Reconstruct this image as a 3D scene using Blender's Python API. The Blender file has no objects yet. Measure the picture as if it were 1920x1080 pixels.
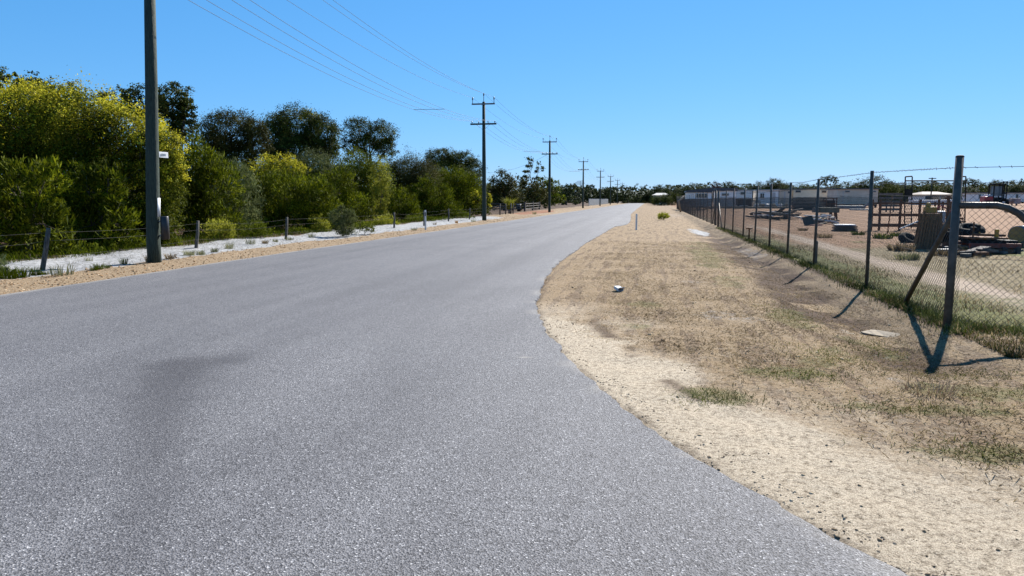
import bpy, math, random
import numpy as np
from mathutils import Vector, Matrix
random.seed(7)
R = math.radians
SC = bpy.context.scene
COL = SC.collection

# ------------------------------------------------------------------ camera
F_PX, CAM_H = 1350.0, 1.68                    # focal length in photo pixels (1920 wide), eye height
PITCH = math.atan(166/1350.0)
YAW = math.atan2(261, 166*math.sin(PITCH)+1350*math.cos(PITCH))
cam_d = bpy.data.cameras.new('camera'); cam = bpy.data.objects.new('camera', cam_d); COL.objects.link(cam)
cam_d.sensor_width = 36; cam_d.lens = 36*F_PX/1920; cam_d.clip_end = 12000; cam_d.clip_start = 0.05
cam.location = (0, 0, CAM_H); cam.rotation_euler = (math.pi/2-PITCH, 0, YAW)
SC.camera = cam
# ------------------------------------------------------------------ sky, sun, exposure
SUN_EL, SUN_AZ = R(37), R(23)                 # azimuth clockwise from +Y (the road direction)
w = bpy.data.worlds.new('World'); SC.world = w; w.use_nodes = True
nt = w.node_tree; bg = nt.nodes['Background']
sky = nt.nodes.new('ShaderNodeTexSky'); sky.sky_type = 'NISHITA'; sky.sun_disc = False
sky.sun_elevation = SUN_EL; sky.sun_rotation = SUN_AZ
sky.air_density = 1.0; sky.dust_density = 0.0; sky.ozone_density = 4.0; sky.altitude = 0
# a clear deep blue day: the sky's own colours graded channel by channel (gain, power)
EXPO = 1.2
KA = .82                                      # albedo trim that goes with the exposure
sep = nt.nodes.new('ShaderNodeSeparateColor'); com = nt.nodes.new('ShaderNodeCombineColor'); nt.links.new(sky.outputs[0], sep.inputs[0])
for i, (g_, p_) in enumerate(((.40, .90), (.645, .57), (1.02, .5))):
    a = nt.nodes.new('ShaderNodeMath'); a.operation = 'POWER'; a.inputs[1].default_value = p_; nt.links.new(sep.outputs[i], a.inputs[0])
    m = nt.nodes.new('ShaderNodeMath'); m.operation = 'MULTIPLY'; m.inputs[1].default_value = g_*.1308**p_/(.1*2**EXPO); nt.links.new(a.outputs[0], m.inputs[0]); nt.links.new(m.outputs[0], com.inputs[i])
nt.links.new(com.outputs[0], bg.inputs[0]); bg.inputs[1].default_value = 0.1
sd = bpy.data.lights.new('sun', 'SUN'); sun = bpy.data.objects.new('sun', sd); COL.objects.link(sun)
sd.energy = 5.0; sd.angle = R(0.53); sd.color = (1.0, 0.95, 0.88)
sdir = Vector((math.sin(SUN_AZ)*math.cos(SUN_EL), math.cos(SUN_AZ)*math.cos(SUN_EL), math.sin(SUN_EL)))
sun.rotation_euler = (-sdir).to_track_quat('-Z', 'Y').to_euler()
VS = SC.view_settings
VS.view_transform = 'Standard'; VS.look = 'None'; VS.gamma = 1; VS.use_curve_mapping = False; VS.exposure = EXPO
SC.cycles.max_bounces = 6; SC.cycles.diffuse_bounces = 3; SC.cycles.transmission_bounces = 3; SC.cycles.transparent_max_bounces = 8

# ------------------------------------------------------------------ survey helpers: photo pixel -> point in the place
def ray(px, py):
    a = px-960; b = 540-py
    fh = b*math.sin(PITCH)+F_PX*math.cos(PITCH); z = b*math.cos(PITCH)-F_PX*math.sin(PITCH)
    return (a*math.cos(YAW)-fh*math.sin(YAW), a*math.sin(YAW)+fh*math.cos(YAW), z)
def G(px, py, z=0.0):
    r = ray(px, py); t = (z-CAM_H)/r[2]; return (r[0]*t, r[1]*t)
def atY(px, py, Y):
    r = ray(px, py); t = Y/r[1]; return (r[0]*t, Y, CAM_H+r[2]*t)
def atX(px, py, X):
    r = ray(px, py); t = X/r[0]; return (X, r[1]*t, CAM_H+r[2]*t)

# ------------------------------------------------------------------ numpy noise
def _h(ix, iy, seed):
    n = (ix.astype(np.int64)*374761393 + iy.astype(np.int64)*668265263 + seed*974634777) & 0xffffffff
    n = ((n ^ (n >> 13))*1274126177) & 0xffffffff
    n = n ^ (n >> 16)
    return (n & 0xffff)/65535.0
def vn(x, y, s, seed=0):
    x = np.asarray(x, float)/s; y = np.asarray(y, float)/s
    ix = np.floor(x); iy = np.floor(y); fx = x-ix; fy = y-iy
    fx = fx*fx*(3-2*fx); fy = fy*fy*(3-2*fy)
    a = _h(ix, iy, seed); b = _h(ix+1, iy, seed); c = _h(ix, iy+1, seed); d = _h(ix+1, iy+1, seed)
    return (a*(1-fx)+b*fx)*(1-fy)+(c*(1-fx)+d*fx)*fy
def fbm(x, y, s, seed=0, o=4):
    t = 0; amp = .5; n = 0
    for k in range(o):
        t = t+amp*vn(x, y, s/2**k, seed+k*17); n += amp; amp *= .55
    return t/n
def ss(a, b, x):
    t = np.clip((np.asarray(x, float)-a)/(b-a), 0, 1); return t*t*(3-2*t)

RY = [-40, 0.9, 1.3, 1.8, 2.5, 3.0, 3.33, 3.65, 4.2, 5.02, 6.29, 7.54, 9.45, 11.1, 13.5, 16, 19.5, 28, 45.5, 46.6, 50, 57, 72, 84, 137, 334, 420]
RX = [30, 30, 7.5, 3.7, 1.95, 1.4, 1.14, .92, .58, .15, -.43, -.87, -1.41, -1.75, -2.02, -2.25, -2.41, -2.44, -2.2, -1.9, -1.55, -1.55, -1.95, -2.25, -2.5, -2.8, -2.8]
LY = [-40, 10, 20, 60, 180, 420]
LX = [-11.2, -11.2, -11.35, -11.0, -10.2, -10.0]
def road_r(y): return np.interp(y, RY, RX)
def road_l(y): return np.interp(y, LY, LX)
FX = 3.97                                     # the chain link fence line
def ground_h(x, y):
    x = np.asarray(x, float); y = np.asarray(y, float)
    rr = road_r(y); d = x-rr; inroad = (x < rr) & (x > road_l(y))
    z = 0.0*x
    verge = ss(0.0, .6, d)
    z = z + verge*(0.05*(fbm(x, y, 1.6, 3)-.5) + .035*(fbm(x, y, .35, 5)-.5) + 0.012*(vn(x, y, .09, 9)-.5)*ss(40, 15, y))
    dit = np.exp(-((x-2.9-.25*(vn(y, y*0, 6, 4)-.5))/.55)**2)*ss(6.5, 9, y)*ss(70, 30, y)
    z = z - .10*dit*(0.6+.8*fbm(x, y, 1.2, 21))
    z = z + ss(8, 22, x)*0 + ss(45, 90, y)*ss(6, 12, x)*.5
    z = z + ss(3.2, 3.8, x)*ss(6, 10, y)*.05
    dl = road_l(y)-x
    z = z + ss(.2, 1.6, dl)*(.05*(fbm(x, y, 2.2, 31)-.4) + .10*(fbm(x, y, .7, 33)-.5) + .05*(fbm(x, y, .22, 37)-.5)*ss(2.0, 2.6, dl)) + ss(2.6, 4.2, dl)*(.18*fbm(x, y, 2.5, 35))
    z = np.where(inroad, -.03, z) - .012*np.clip(y-335, 0, 400)
    return z
def gz(x, y): return float(ground_h(np.array([x]), np.array([y]))[0])

# ------------------------------------------------------------------ materials
MATS = {}
def kc(c, k=None): return tuple(q*(KA if k is None else k) for q in c)
def new_mat(name):
    m = bpy.data.materials.new(name); m.use_nodes = True
    return m, m.node_tree, m.node_tree.nodes['Principled BSDF']
def N(nt, t, **kw):
    n = nt.nodes.new(t)
    for k, v in kw.items():
        if k.startswith('i_'): n.inputs[k[2:].replace('_', ' ')].default_value = v
        else: setattr(n, k, v)
    return n
def mixc(nt, fac, a, b):
    n = nt.nodes.new('ShaderNodeMix'); n.data_type = 'RGBA'
    for s, v in ((0, fac), (6, a), (7, b)):
        if hasattr(v, 'is_linked'): nt.links.new(v, n.inputs[s])
        elif isinstance(v, (int, float)): n.inputs[s].default_value = v
        else: n.inputs[s].default_value = (*v, 1)
    return n.outputs[2]
def ramp(nt, src, p0, p1, c0=(0, 0, 0), c1=(1, 1, 1)):
    r = nt.nodes.new('ShaderNodeValToRGB'); e = r.color_ramp.elements
    e[0].position = p0; e[1].position = p1; e[0].color = (*c0, 1); e[1].color = (*c1, 1)
    nt.links.new(src, r.inputs[0]); return r.outputs[0]
def noise(nt, scale, detail=4, rough=.55, stretch=None):
    co = nt.nodes.new('ShaderNodeNewGeometry').outputs['Position'] if stretch is None else None
    if stretch is not None:
        g = nt.nodes.new('ShaderNodeNewGeometry'); mp = nt.nodes.new('ShaderNodeMapping')
        mp.inputs['Scale'].default_value = stretch; nt.links.new(g.outputs['Position'], mp.inputs[0]); co = mp.outputs[0]
    n = N(nt, 'ShaderNodeTexNoise', i_Scale=scale, i_Detail=detail, i_Roughness=rough)
    nt.links.new(co, n.inputs['Vector']); return n.outputs['Fac']
def surf(name, c1, c2, scale=8, rough=.7, metal=0, bump=.15, stretch=None, spec=.4):
    if name in MATS: return MATS[name]
    m, nt, p = new_mat(name)
    f = noise(nt, scale, 5, .6, stretch)
    nt.links.new(mixc(nt, ramp(nt, f, .3, .7), kc(c1), kc(c2)), p.inputs['Base Color'])
    p.inputs['Roughness'].default_value = rough; p.inputs['Metallic'].default_value = metal
    p.inputs['Specular IOR Level'].default_value = spec
    b = N(nt, 'ShaderNodeBump', i_Strength=bump, i_Distance=.02); nt.links.new(f, b.inputs['Height']); nt.links.new(b.outputs[0], p.inputs['Normal'])
    MATS[name] = m; return m
def leafmat(name, cols, transl=.3, rough=.7, spec=.06):
    if name in MATS: return MATS[name]
    m, nt, p = new_mat(name)
    g = nt.nodes.new('ShaderNodeNewGeometry'); r = nt.nodes.new('ShaderNodeValToRGB')
    e = r.color_ramp.elements
    while len(e) < len(cols): e.new(.5)
    for i, c in enumerate(cols): e[i].position = i/(len(cols)-1); e[i].color = (*kc(c, 1.32), 1)
    nt.links.new(g.outputs['Random Per Island'], r.inputs[0])
    pn = noise(nt, .9, 3)                                   # patches of older and younger foliage
    c = mixc(nt, ramp(nt, pn, .35, .7), r.outputs[0], tuple(x*.72 for x in cols[0]))
    nt.links.new(c, p.inputs['Base Color']); p.inputs['Roughness'].default_value = rough; p.inputs['Specular IOR Level'].default_value = spec
    t = nt.nodes.new('ShaderNodeBsdfTranslucent'); nt.links.new(c, t.inputs[0])
    mx = nt.nodes.new('ShaderNodeMixShader'); mx.inputs[0].default_value = transl
    nt.links.new(p.outputs[0], mx.inputs[1]); nt.links.new(t.outputs[0], mx.inputs[2])
    nt.links.new(mx.outputs[0], nt.nodes['Material Output'].inputs[0])
    MATS[name] = m; return m

# ------------------------------------------------------------------ mesh builder and object helpers
class MB:
    def __init__(s): s.v = []; s.f = []
    def add(s, vs, fs):
        o = len(s.v); s.v += [tuple(q) for q in vs]; s.f += [tuple(i+o for i in f) for f in fs]; return s
    def box(s, c, d, rz=0, M=None, taper=1.0):
        x, y, z = d[0]/2, d[1]/2, d[2]/2; t = taper
        vs = [(-x, -y, -z), (x, -y, -z), (x, y, -z), (-x, y, -z), (-x*t, -y*t, z), (x*t, -y*t, z), (x*t, y*t, z), (-x*t, y*t, z)]
        ca, sa = math.cos(rz), math.sin(rz)
        if M is not None: vs = [tuple(M @ Vector(q)) for q in vs]
        else: vs = [(q[0]*ca-q[1]*sa, q[0]*sa+q[1]*ca, q[2]) for q in vs]
        vs = [(q[0]+c[0], q[1]+c[1], q[2]+c[2]) for q in vs]
        return s.add(vs, [(0, 3, 2, 1), (4, 5, 6, 7), (0, 1, 5, 4), (1, 2, 6, 5), (2, 3, 7, 6), (3, 0, 4, 7)])
    def beam(s, a, b, w, h):
        a, b = Vector(a), Vector(b); d = b-a; M = d.to_track_quat('X', 'Z').to_matrix()
        return s.box((a+b)/2, (d.length, w, h), M=M)
    def tube(s, pts, rad, n=8, cap=True):
        pts = [Vector(p) for p in pts]; k = len(pts)
        if not hasattr(rad, '__len__'): rad = [rad]*k
        vs = []; up = Vector((0, 0, 1)); pu = None
        for i, p in enumerate(pts):
            d = (pts[min(i+1, k-1)]-pts[max(i-1, 0)]).normalized()
            if pu is None: pu = Vector((1, 0, 0)) if abs(d.z) > .9 else up
            u = (pu-d*pu.dot(d)).normalized(); v = d.cross(u); pu = u
            for j in range(n):
                a = 2*math.pi*j/n; vs.append(p+(u*math.cos(a)+v*math.sin(a))*rad[i])
        fs = [(i*n+j, i*n+(j+1) % n, (i+1)*n+(j+1) % n, (i+1)*n+j) for i in range(k-1) for j in range(n)]
        if cap: fs += [tuple(range(n-1, -1, -1)), tuple(range((k-1)*n, k*n))]
        return s.add(vs, fs)
    def cyl(s, a, b, r, n=14): return s.tube([a, b], r, n)
    def torus(s, c, axis, Rr, r, n=22, m=10, sq=1.0):
        q = Vector(axis).normalized().to_track_quat('Z', 'Y').to_matrix(); vs = []; fs = []
        for i in range(n):
            for j in range(m):
                a = 2*math.pi*i/n; b = 2*math.pi*j/m; rr = Rr+r*math.cos(b)
                vs.append(q @ Vector((rr*math.cos(a), rr*math.sin(a), r*sq*math.sin(b)))+Vector(c))
                fs.append((i*m+j, ((i+1) % n)*m+j, ((i+1) % n)*m+(j+1) % m, i*m+(j+1) % m))
        return s.add(vs, fs)
    def build(s, name, mat, parent=None, smooth=False, bevel=0):
        me = bpy.data.meshes.new(name); me.from_pydata(s.v, [], s.f); me.update()
        return link(name, me, mat, parent, smooth, bevel)
def link(name, me, mat, parent=None, smooth=False, bevel=0):
    o = bpy.data.objects.new(name, me); COL.objects.link(o)
    if mat: me.materials.append(mat)
    me.polygons.foreach_set('use_smooth', np.full(len(me.polygons), bool(smooth)))
    if parent is not None:
        o.parent = parent; o.matrix_parent_inverse = parent.matrix_basis.inverted()   # part coordinates are world coordinates
    if bevel:
        b = o.modifiers.new('bevel', 'BEVEL'); b.width = bevel; b.segments = 2; b.limit_method = 'ANGLE'
    return o
def np_mesh(name, V, Fq, mat, parent=None, smooth=False):
    me = bpy.data.meshes.new(name); n, k = Fq.shape
    me.vertices.add(len(V)); me.vertices.foreach_set('co', np.ascontiguousarray(V, np.float32).ravel())
    me.loops.add(n*k); me.loops.foreach_set('vertex_index', np.ascontiguousarray(Fq, np.int32).ravel())
    me.polygons.add(n); me.polygons.foreach_set('loop_start', np.arange(0, n*k, k, dtype=np.int32))
    me.polygons.foreach_set('loop_total', np.full(n, k, np.int32))
    me.update(calc_edges=True)
    return link(name, me, mat, parent, smooth)
def tag(o, label, cat, group=None, kind=None):
    o['label'] = label; o['category'] = cat
    if group: o['group'] = group
    if kind: o['kind'] = kind
    return o
def thing(name, loc, label, cat, group=None):
    o = bpy.data.objects.new(name, None); COL.objects.link(o); o.location = loc; o.empty_display_size = .2
    o.matrix_basis = Matrix.Translation(loc)
    return tag(o, label, cat, group)
def dup(root, loc, rz=0, sc=(1, 1, 1), label=None):
    r = root.copy(); COL.objects.link(r); r.location = loc; r.rotation_euler = (0, 0, rz); r.scale = sc
    if label: r['label'] = label
    for ch in list(root.children):
        c = ch.copy(); COL.objects.link(c); c.parent = r
        for g in ch.children:
            d = g.copy(); COL.objects.link(d); d.parent = c
    return r
def struct(o): o['kind'] = 'structure'; return o

# ================================================================== THE SETTING
def spaced(segs):
    out = []
    for a, b, st in segs: out += list(np.arange(a, b, st))
    return np.array(out+[segs[-1][1]])
gx = spaced([(-5000, -1000, 800), (-1000, -200, 100), (-200, -40, 12), (-40, -18, 1.2), (-18, -10.8, .14), (-10.8, -3.2, .7), (-3.2, 5.2, .055), (5.2, 9, .16), (9, 20, .6), (20, 60, 3), (60, 200, 14), (200, 1000, 100), (1000, 5000, 800)])
gy = spaced([(-200, -20, 20), (-20, 2, 1), (2, 15, .06), (15, 24, .12), (24, 44, .3), (44, 100, 1), (100, 360, 6), (360, 800, 40), (800, 6000, 400)])
GX, GY = np.meshgrid(gx, gy)
GZ = ground_h(GX, GY)
V = np.stack([GX, GY, GZ], -1).reshape(-1, 3)
nx, ny = len(gx), len(gy)
ii = (np.arange(ny-1)[:, None]*nx+np.arange(nx-1)[None, :]).ravel()
Fq = np.stack([ii, ii+1, ii+nx+1, ii+nx], -1)
gm, nt_, p_ = new_mat('ground_soil')
ground = struct(np_mesh('ground', V, Fq, gm, smooth=True))
X, Yv = GX.ravel(), GY.ravel()
dr = X-road_r(Yv); dl = road_l(Yv)-X
n1 = fbm(X, Yv, 3.0, 41); n2 = fbm(X, Yv, .9, 43); n3 = fbm(X, Yv, .3, 47); n4 = fbm(X, Yv, 7, 49)
def patch(px, py, rx, ry, seed, edge=.6, z=0):
    cx, cy = G(px, py, z); q = ((X-cx)/rx)**2+((Yv-cy)/ry)**2
    return ss(1.5, .1, q+edge*(fbm(X, Yv, .7, seed)-.5)*4+edge*(fbm(X, Yv, .16, seed+50)-.5)*1.6)
M = {}
pale = ss(1.7, .0, dr+1.8*(n1-.5)+1.5*(n2-.5)+.7*(n3-.5)-.5*ss(8, 4, Yv))*ss(12.5, 8.5, Yv)*(dr > -.3)
pale = np.maximum(pale, .62*ss(3.4, .6, dr+2.6*(n1-.5)+2.4*(n2-.5)+1.6*(n3-.5))*ss(7.6, 4.2, Yv))
M['pale'] = np.clip(pale, 0, 1)
white = ss(13.0, 13.6, -X+.9*(n2-.5)+.5*(n1-.5))*ss(16.6, 15.6, -X+1.6*(n1-.5))*ss(72, 60, Yv)
for q in [(1310, 434, .55, 4.2, 1, .5), (1268, 404, 1.3, 14, 2, .5), (1355, 594, .4, .45, 3, .9), (1400, 597, .3, .4, 13, .9), (1686, 712, .12, .14, 4, .8), (1655, 655, .1, .2, 5, .8), (1585, 610, .14, .35, 6, .9), (1405, 470, .35, 3, 7, .9), (1300, 528, .3, .25, 8, .9), (1340, 520, .35, .35, 12, .9)]:
    white = np.maximum(white, patch(*q)*(.8 if q[0] == 1310 else .30))
M['white'] = white
green = .0*X
for q in [(1330, 480, .55, 7, 21, 1), (1860, 570, 1.5, 1.2, 22, .8), (1700, 545, .8, 2.4, 23, 1), (1500, 700, .5, .35, 24, 1), (1560, 665, .5, .6, 25, 1), (1640, 640, .35, .6, 26, 1), (1350, 745, .3, .3, 27, 1), (1700, 765, .7, .2, 28, 1), (1850, 740, .8, .35, 29, 1), (1480, 590, .4, 1.0, 30, 1), (1200, 575, .5, .5, 31, 1), (1180, 610, .3, .25, 32, 1), (1860, 850, .5, .25, 33, 1)]:
    green = np.maximum(green, patch(*q)*.36)
green = np.maximum(green, .75*ss(3.7, 4.1, X+.4*(n2-.5))*ss(5.4, 4.6, X+.8*(n1-.5))*ss(9, 10.5, Yv)*ss(44, 22, Yv))
green = np.maximum(green, .8*ss(.52, .68, n1)*ss(6.8, 8, X)*ss(40, 26, Yv))
M['green'] = green
dark = 1.0*np.exp(-((X-2.75-1.1*(n1-.5))/.55)**2)*ss(6.5, 9, Yv)*ss(50, 25, Yv)*ss(.25, .55, n2)
dark = np.maximum(dark, .8*np.exp(-((X-FX+.12)/.16)**2)*ss(9, 10, Yv)*ss(46, 30, Yv))
dark = np.maximum(dark, .5*np.exp(-((dr-.03)/.07)**2)*ss(.3, .6, n3)*ss(30, 15, Yv))
dark = np.maximum(dark, .42*np.exp(-((dr-.75-.5*(n1-.5))/.12)**2)*ss(.5, .62, n2)*ss(3.5, 5, Yv)*ss(11, 9, Yv))
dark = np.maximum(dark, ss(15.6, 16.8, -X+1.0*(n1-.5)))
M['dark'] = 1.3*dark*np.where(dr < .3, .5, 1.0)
M['gravel'] = ss(10.6, 11.2, -X)*ss(13.7, 13.1, -X+.7*(n2-.5)+.5*(n1-.5))*ss(150, 100, Yv)
yard = ss(4.6, 5.6, X)
M['yard'] = yard*ss(24, 40, Yv+14*(n1-.5)+.6*X)
M['track'] = np.exp(-((X-5.9-.8*(n4-.5)-.012*(Yv-14))/(.42+.25*n1))**2)*ss(7, 10, Yv)*ss(60, 36, Yv)*(.55+.6*n2)
M['grassy'] = yard*(1-M['yard'])*ss(300, 200, Yv)
M['red'] = ss(1.2, .2, ((X+14.5)/1.8)**2+((Yv-92)/16)**2)
for k, a in M.items():
    at = ground.data.attributes.new(k, 'FLOAT', 'POINT'); at.data.foreach_set('value', np.clip(a, 0, 1).astype(np.float32))
def A(k): return N(nt_, 'ShaderNodeAttribute', attribute_name=k).outputs['Fac']
fine = noise(nt_, 60, 6, .75); mid = noise(nt_, 9, 5, .7); big = noise(nt_, .8, 5, .6); fibre = noise(nt_, 26, 4, .7, (1, 2.2, 1)); grit = noise(nt_, 20, 7, .85)
def tone(a, b, f, lo=.35, hi=.65): return mixc(nt_, ramp(nt_, f, lo, hi), kc(a), kc(b))
straw = tone((.100, .063, .036), (.33, .225, .130), grit, .41, .60)
straw = mixc(nt_, ramp(nt_, mid, .50, .74), straw, (.115, .075, .045))
straw = mixc(nt_, ramp(nt_, big, .45, .75), straw, tone((.115, .077, .043), (.36, .265, .16), grit, .41, .60))
strk = noise(nt_, 5, 4, .6, (1, .09, 1))
straw = mixc(nt_, ramp(nt_, strk, .52, .68), straw, kc((.135, .088, .052))); straw = mixc(nt_, ramp(nt_, strk, .46, .32), straw, kc((.31, .22, .125)))
spk = noise(nt_, 42, 3, .6); spm = noise(nt_, 1.7, 4, .6)
def speck(c, col, lo, hi, amt):
    m1 = nt_.nodes.new('ShaderNodeMath'); m1.operation = 'MULTIPLY_ADD'; nt_.links.new(spm, m1.inputs[0]); m1.inputs[1].default_value = .35; nt_.links.new(spk, m1.inputs[2])
    m2 = nt_.nodes.new('ShaderNodeMath'); m2.operation = 'MULTIPLY'; nt_.links.new(ramp(nt_, m1.outputs[0], lo, hi), m2.inputs[0]); m2.inputs[1].default_value = amt
    return mixc(nt_, m2.outputs[0], c, kc(col))
c = speck(straw, (.055, .036, .020), .74, .82, .85)
def lay(c, key, col, thr=(.25, .6), br=.35):
    mm = nt_.nodes.new('ShaderNodeMath'); mm.operation = 'MULTIPLY_ADD'
    nt_.links.new(mid, mm.inputs[0]); mm.inputs[1].default_value = br; nt_.links.new(A(key), mm.inputs[2])
    return mixc(nt_, ramp(nt_, mm.outputs[0], thr[0]+br*.5, thr[1]+br*.5), c, col)
c = lay(c, 'grassy', tone((.075, .06, .024), (.29, .22, .11), grit, .41, .6), br=.2)
c = lay(c, 'yard', tone((.17, .085, .040), (.36, .20, .105), grit, .4, .62), br=.3)
c = lay(c, 'track', tone((.30, .22, .16), (.46, .37, .28), fine), (.2, .8), .5)
c = lay(c, 'pale', tone((.15, .11, .066), (.60, .505, .375), grit, .36, .52), (-.02, .95), .9)
c = speck(c, (.075, .052, .032), .79, .86, .75)
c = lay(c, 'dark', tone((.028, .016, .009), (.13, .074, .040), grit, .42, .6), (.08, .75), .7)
c = lay(c, 'green', tone((.055, .065, .012), (.20, .19, .055), grit, .42, .6), (.15, 1.0), .9)
c = lay(c, 'gravel', tone((.15, .095, .048), (.46, .35, .225), grit, .42, .58), br=.2)
c = lay(c, 'white', tone((.22, .22, .215), (.47, .475, .475), mid, .34, .62), br=.5)
c = lay(c, 'red', tone((.20, .085, .04), (.32, .15, .08), mid), br=.2)
grain = noise(nt_, 120, 4, .8); gm_ = N(nt_, 'ShaderNodeMix', data_type='RGBA', blend_type='MULTIPLY'); gm_.inputs[0].default_value = 1
nt_.links.new(c, gm_.inputs[6]); nt_.links.new(ramp(nt_, grain, .41, .58, (.58, .56, .54), (1.22, 1.22, 1.22)), gm_.inputs[7]); c = gm_.outputs[2]
nt_.links.new(c, p_.inputs['Base Color']); p_.inputs['Roughness'].default_value = .95; p_.inputs['Specular IOR Level'].default_value = .15
b1 = N(nt_, 'ShaderNodeBump', i_Strength=.7, i_Distance=.03); nt_.links.new(grit, b1.inputs['Height'])
b2 = N(nt_, 'ShaderNodeBump', i_Strength=.8, i_Distance=.008); nt_.links.new(fine, b2.inputs['Height']); nt_.links.new(b1.outputs[0], b2.inputs['Normal'])
nt_.links.new(b2.outputs[0], p_.inputs['Normal'])

# ---- road
ry = spaced([(-40, 0, 2), (0, 2, .1), (2, 14, .04), (14, 30, .12), (30, 80, .5), (80, 345, 4), (345, 420, 15)])
rv = []
un = 12
for y in ry:
    j = (fbm(np.array([y]), np.array([0.]), .5, 71)[0]-.5)*.13*min(1, max(0, (y-1.2)))+(fbm(np.array([y]), np.array([0.]), .13, 72)[0]-.5)*.07
    l = float(road_l(y))+(fbm(np.array([y]), np.array([9.]), .8, 73)[0]-.5)*.16; r = float(road_r(y))+j
    dz = -.012*max(0, y-335)
    us = [l-.02, l]+[l+(r-l)*k/un for k in range(1, un)]+[r, r+.014]
    for k, u in enumerate(us): rv.append((u, y, dz+(-.03 if k in (0, len(us)-1) else .012+.05*math.sin(math.pi*max(0, min(1, (u-l)/(r-l))))*float(ss(8, 30, y)))))
m_ = un+3
rv = np.array(rv)
ii = (np.arange(len(ry)-1)[:, None]*m_+np.arange(m_-1)[None, :]).ravel()
rm, nt_, p_ = new_mat('asphalt')
chip = N(nt_, 'ShaderNodeTexVoronoi', i_Scale=115); nt_.links.new(nt_.nodes.new('ShaderNodeNewGeometry').outputs['Position'], chip.inputs['Vector'])
sepc = nt_.nodes.new('ShaderNodeSeparateColor'); nt_.links.new(chip.outputs['Color'], sepc.inputs[0])
big = noise(nt_, .35, 5, .6); lane = noise(nt_, .5, 4, .6, (1.6, .06, 1)); mid = noise(nt_, 80, 4, .8)
c = ramp(nt_, sepc.outputs[0], .0, 1.0, (.040, .039, .040), (.200, .196, .200))
c = mixc(nt_, ramp(nt_, mid, .52, .95), c, (.102, .100, .103))
hi = ramp(nt_, sepc.outputs[1], .965, .98); c = mixc(nt_, hi, c, (.36, .355, .355))
lt = N(nt_, 'ShaderNodeMix', data_type='RGBA', blend_type='MULTIPLY'); lt.inputs[0].default_value = 1
nt_.links.new(c, lt.inputs[6]); nt_.links.new(ramp(nt_, big, .3, .7, (.9, .9, .9), (1.08, 1.08, 1.08)), lt.inputs[7]); c = lt.outputs[2]
lt = N(nt_, 'ShaderNodeMix', data_type='RGBA', blend_type='MULTIPLY'); lt.inputs[0].default_value = 1
nt_.links.new(c, lt.inputs[6]); nt_.links.new(ramp(nt_, lane, .35, .65, (.86, .86, .87), (1.06, 1.06, 1.06)), lt.inputs[7]); c = lt.outputs[2]
# old oil stain and worn streaks as masks on the road sheet
for key, col, mx in (('stain', (.036, .034, .037), .72), ('dust', (.30, .275, .24), .7), ('seam', (.05, .05, .053), .3), ('wear', (.066, .065, .069), .34)):
    at = N(nt_, 'ShaderNodeAttribute', attribute_name=key); s = nt_.nodes.new('ShaderNodeMath'); s.operation = 'MULTIPLY'; s.inputs[1].default_value = mx
    nt_.links.new(at.outputs['Fac'], s.inputs[0]); c = mixc(nt_, s.outputs[0], c, col)
nt_.links.new(c, p_.inputs['Base Color']); p_.inputs['Roughness'].default_value = .72; p_.inputs['Specular IOR Level'].default_value = .2
b1 = N(nt_, 'ShaderNodeBump', i_Strength=.75, i_Distance=.006); nt_.links.new(chip.outputs['Distance'], b1.inputs['Height']); nt_.links.new(b1.outputs[0], p_.inputs['Normal'])
# refine the road sheet across for the stain masks
def road_mesh():
    cols = 90; vs = []
    t = np.linspace(0, 1, cols)
    for k in range(len(ry)):
        row = rv[k*m_:(k+1)*m_]; core = row[1:-1]
        tt = np.linspace(0, 1, len(core)); xs = np.interp(t, tt, core[:, 0]); zs = np.interp(t, tt, core[:, 2])
        vs.append(row[:1]); vs.append(np.stack([xs, np.full(cols, ry[k]), zs], -1)); vs.append(row[-1:])
    vs = np.concatenate(vs); m2 = cols+2
    ii = (np.arange(len(ry)-1)[:, None]*m2+np.arange(m2-1)[None, :]).ravel()
    return vs, np.stack([ii, ii+1, ii+m2+1, ii+m2], -1)
rvv, rf = road_mesh()
road = struct(np_mesh('road', rvv, rf, rm))
X, Yv = rvv[:, 0], rvv[:, 1]
st = 0*X
def blob(px, py, rx, ry_, seed, amt, rot=0):
    cx, cy = G(px, py); ca, sa = math.cos(rot), math.sin(rot); u = (X-cx)*ca+(Yv-cy)*sa; v = -(X-cx)*sa+(Yv-cy)*ca
    return amt*ss(1.4, .2, (u/rx)**2+(v/ry_)**2+.8*(fbm(X, Yv, .5, seed)-.5))
pl = [np.array(G(*q)) for q in ((425, 676), (355, 684), (318, 712), (300, 780), (290, 870), (262, 960), (235, 1060))]; pw = [.30, .42, .36, .24, .2, .17, .15]; pa = [.7, 1, .85, .6, .5, .42, .3]
for a, b, w0, w1, a0, a1 in zip(pl[:-1], pl[1:], pw[:-1], pw[1:], pa[:-1], pa[1:]):
    d = b-a; u = np.clip(((X-a[0])*d[0]+(Yv-a[1])*d[1])/(d@d), 0, 1); q = np.hypot(X-a[0]-u*d[0], Yv-a[1]-u*d[1])/(w0+(w1-w0)*u)
    st = np.maximum(st, (a0+(a1-a0)*u)*np.exp(-np.clip(q+.9*(fbm(X, Yv, .35, 81)-.5)+.5*(fbm(X, Yv, .1, 83)-.5), 0, 9)**3))
for q in [(250, 735, .5, .25, 85, .25), (440, 860, .3, .5, 86, .15), (150, 900, .4, .7, 88, .15)]: st = np.maximum(st, blob(*q))
dust = .8*ss(.25, 0, X-road_l(Yv)+.2*(fbm(X, Yv, .6, 92)-.5))
dust = np.maximum(dust, .5*ss(.22, .02, road_r(Yv)-X)*ss(.5, .68, fbm(X, Yv, .55, 97))*ss(26, 12, Yv))
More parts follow.
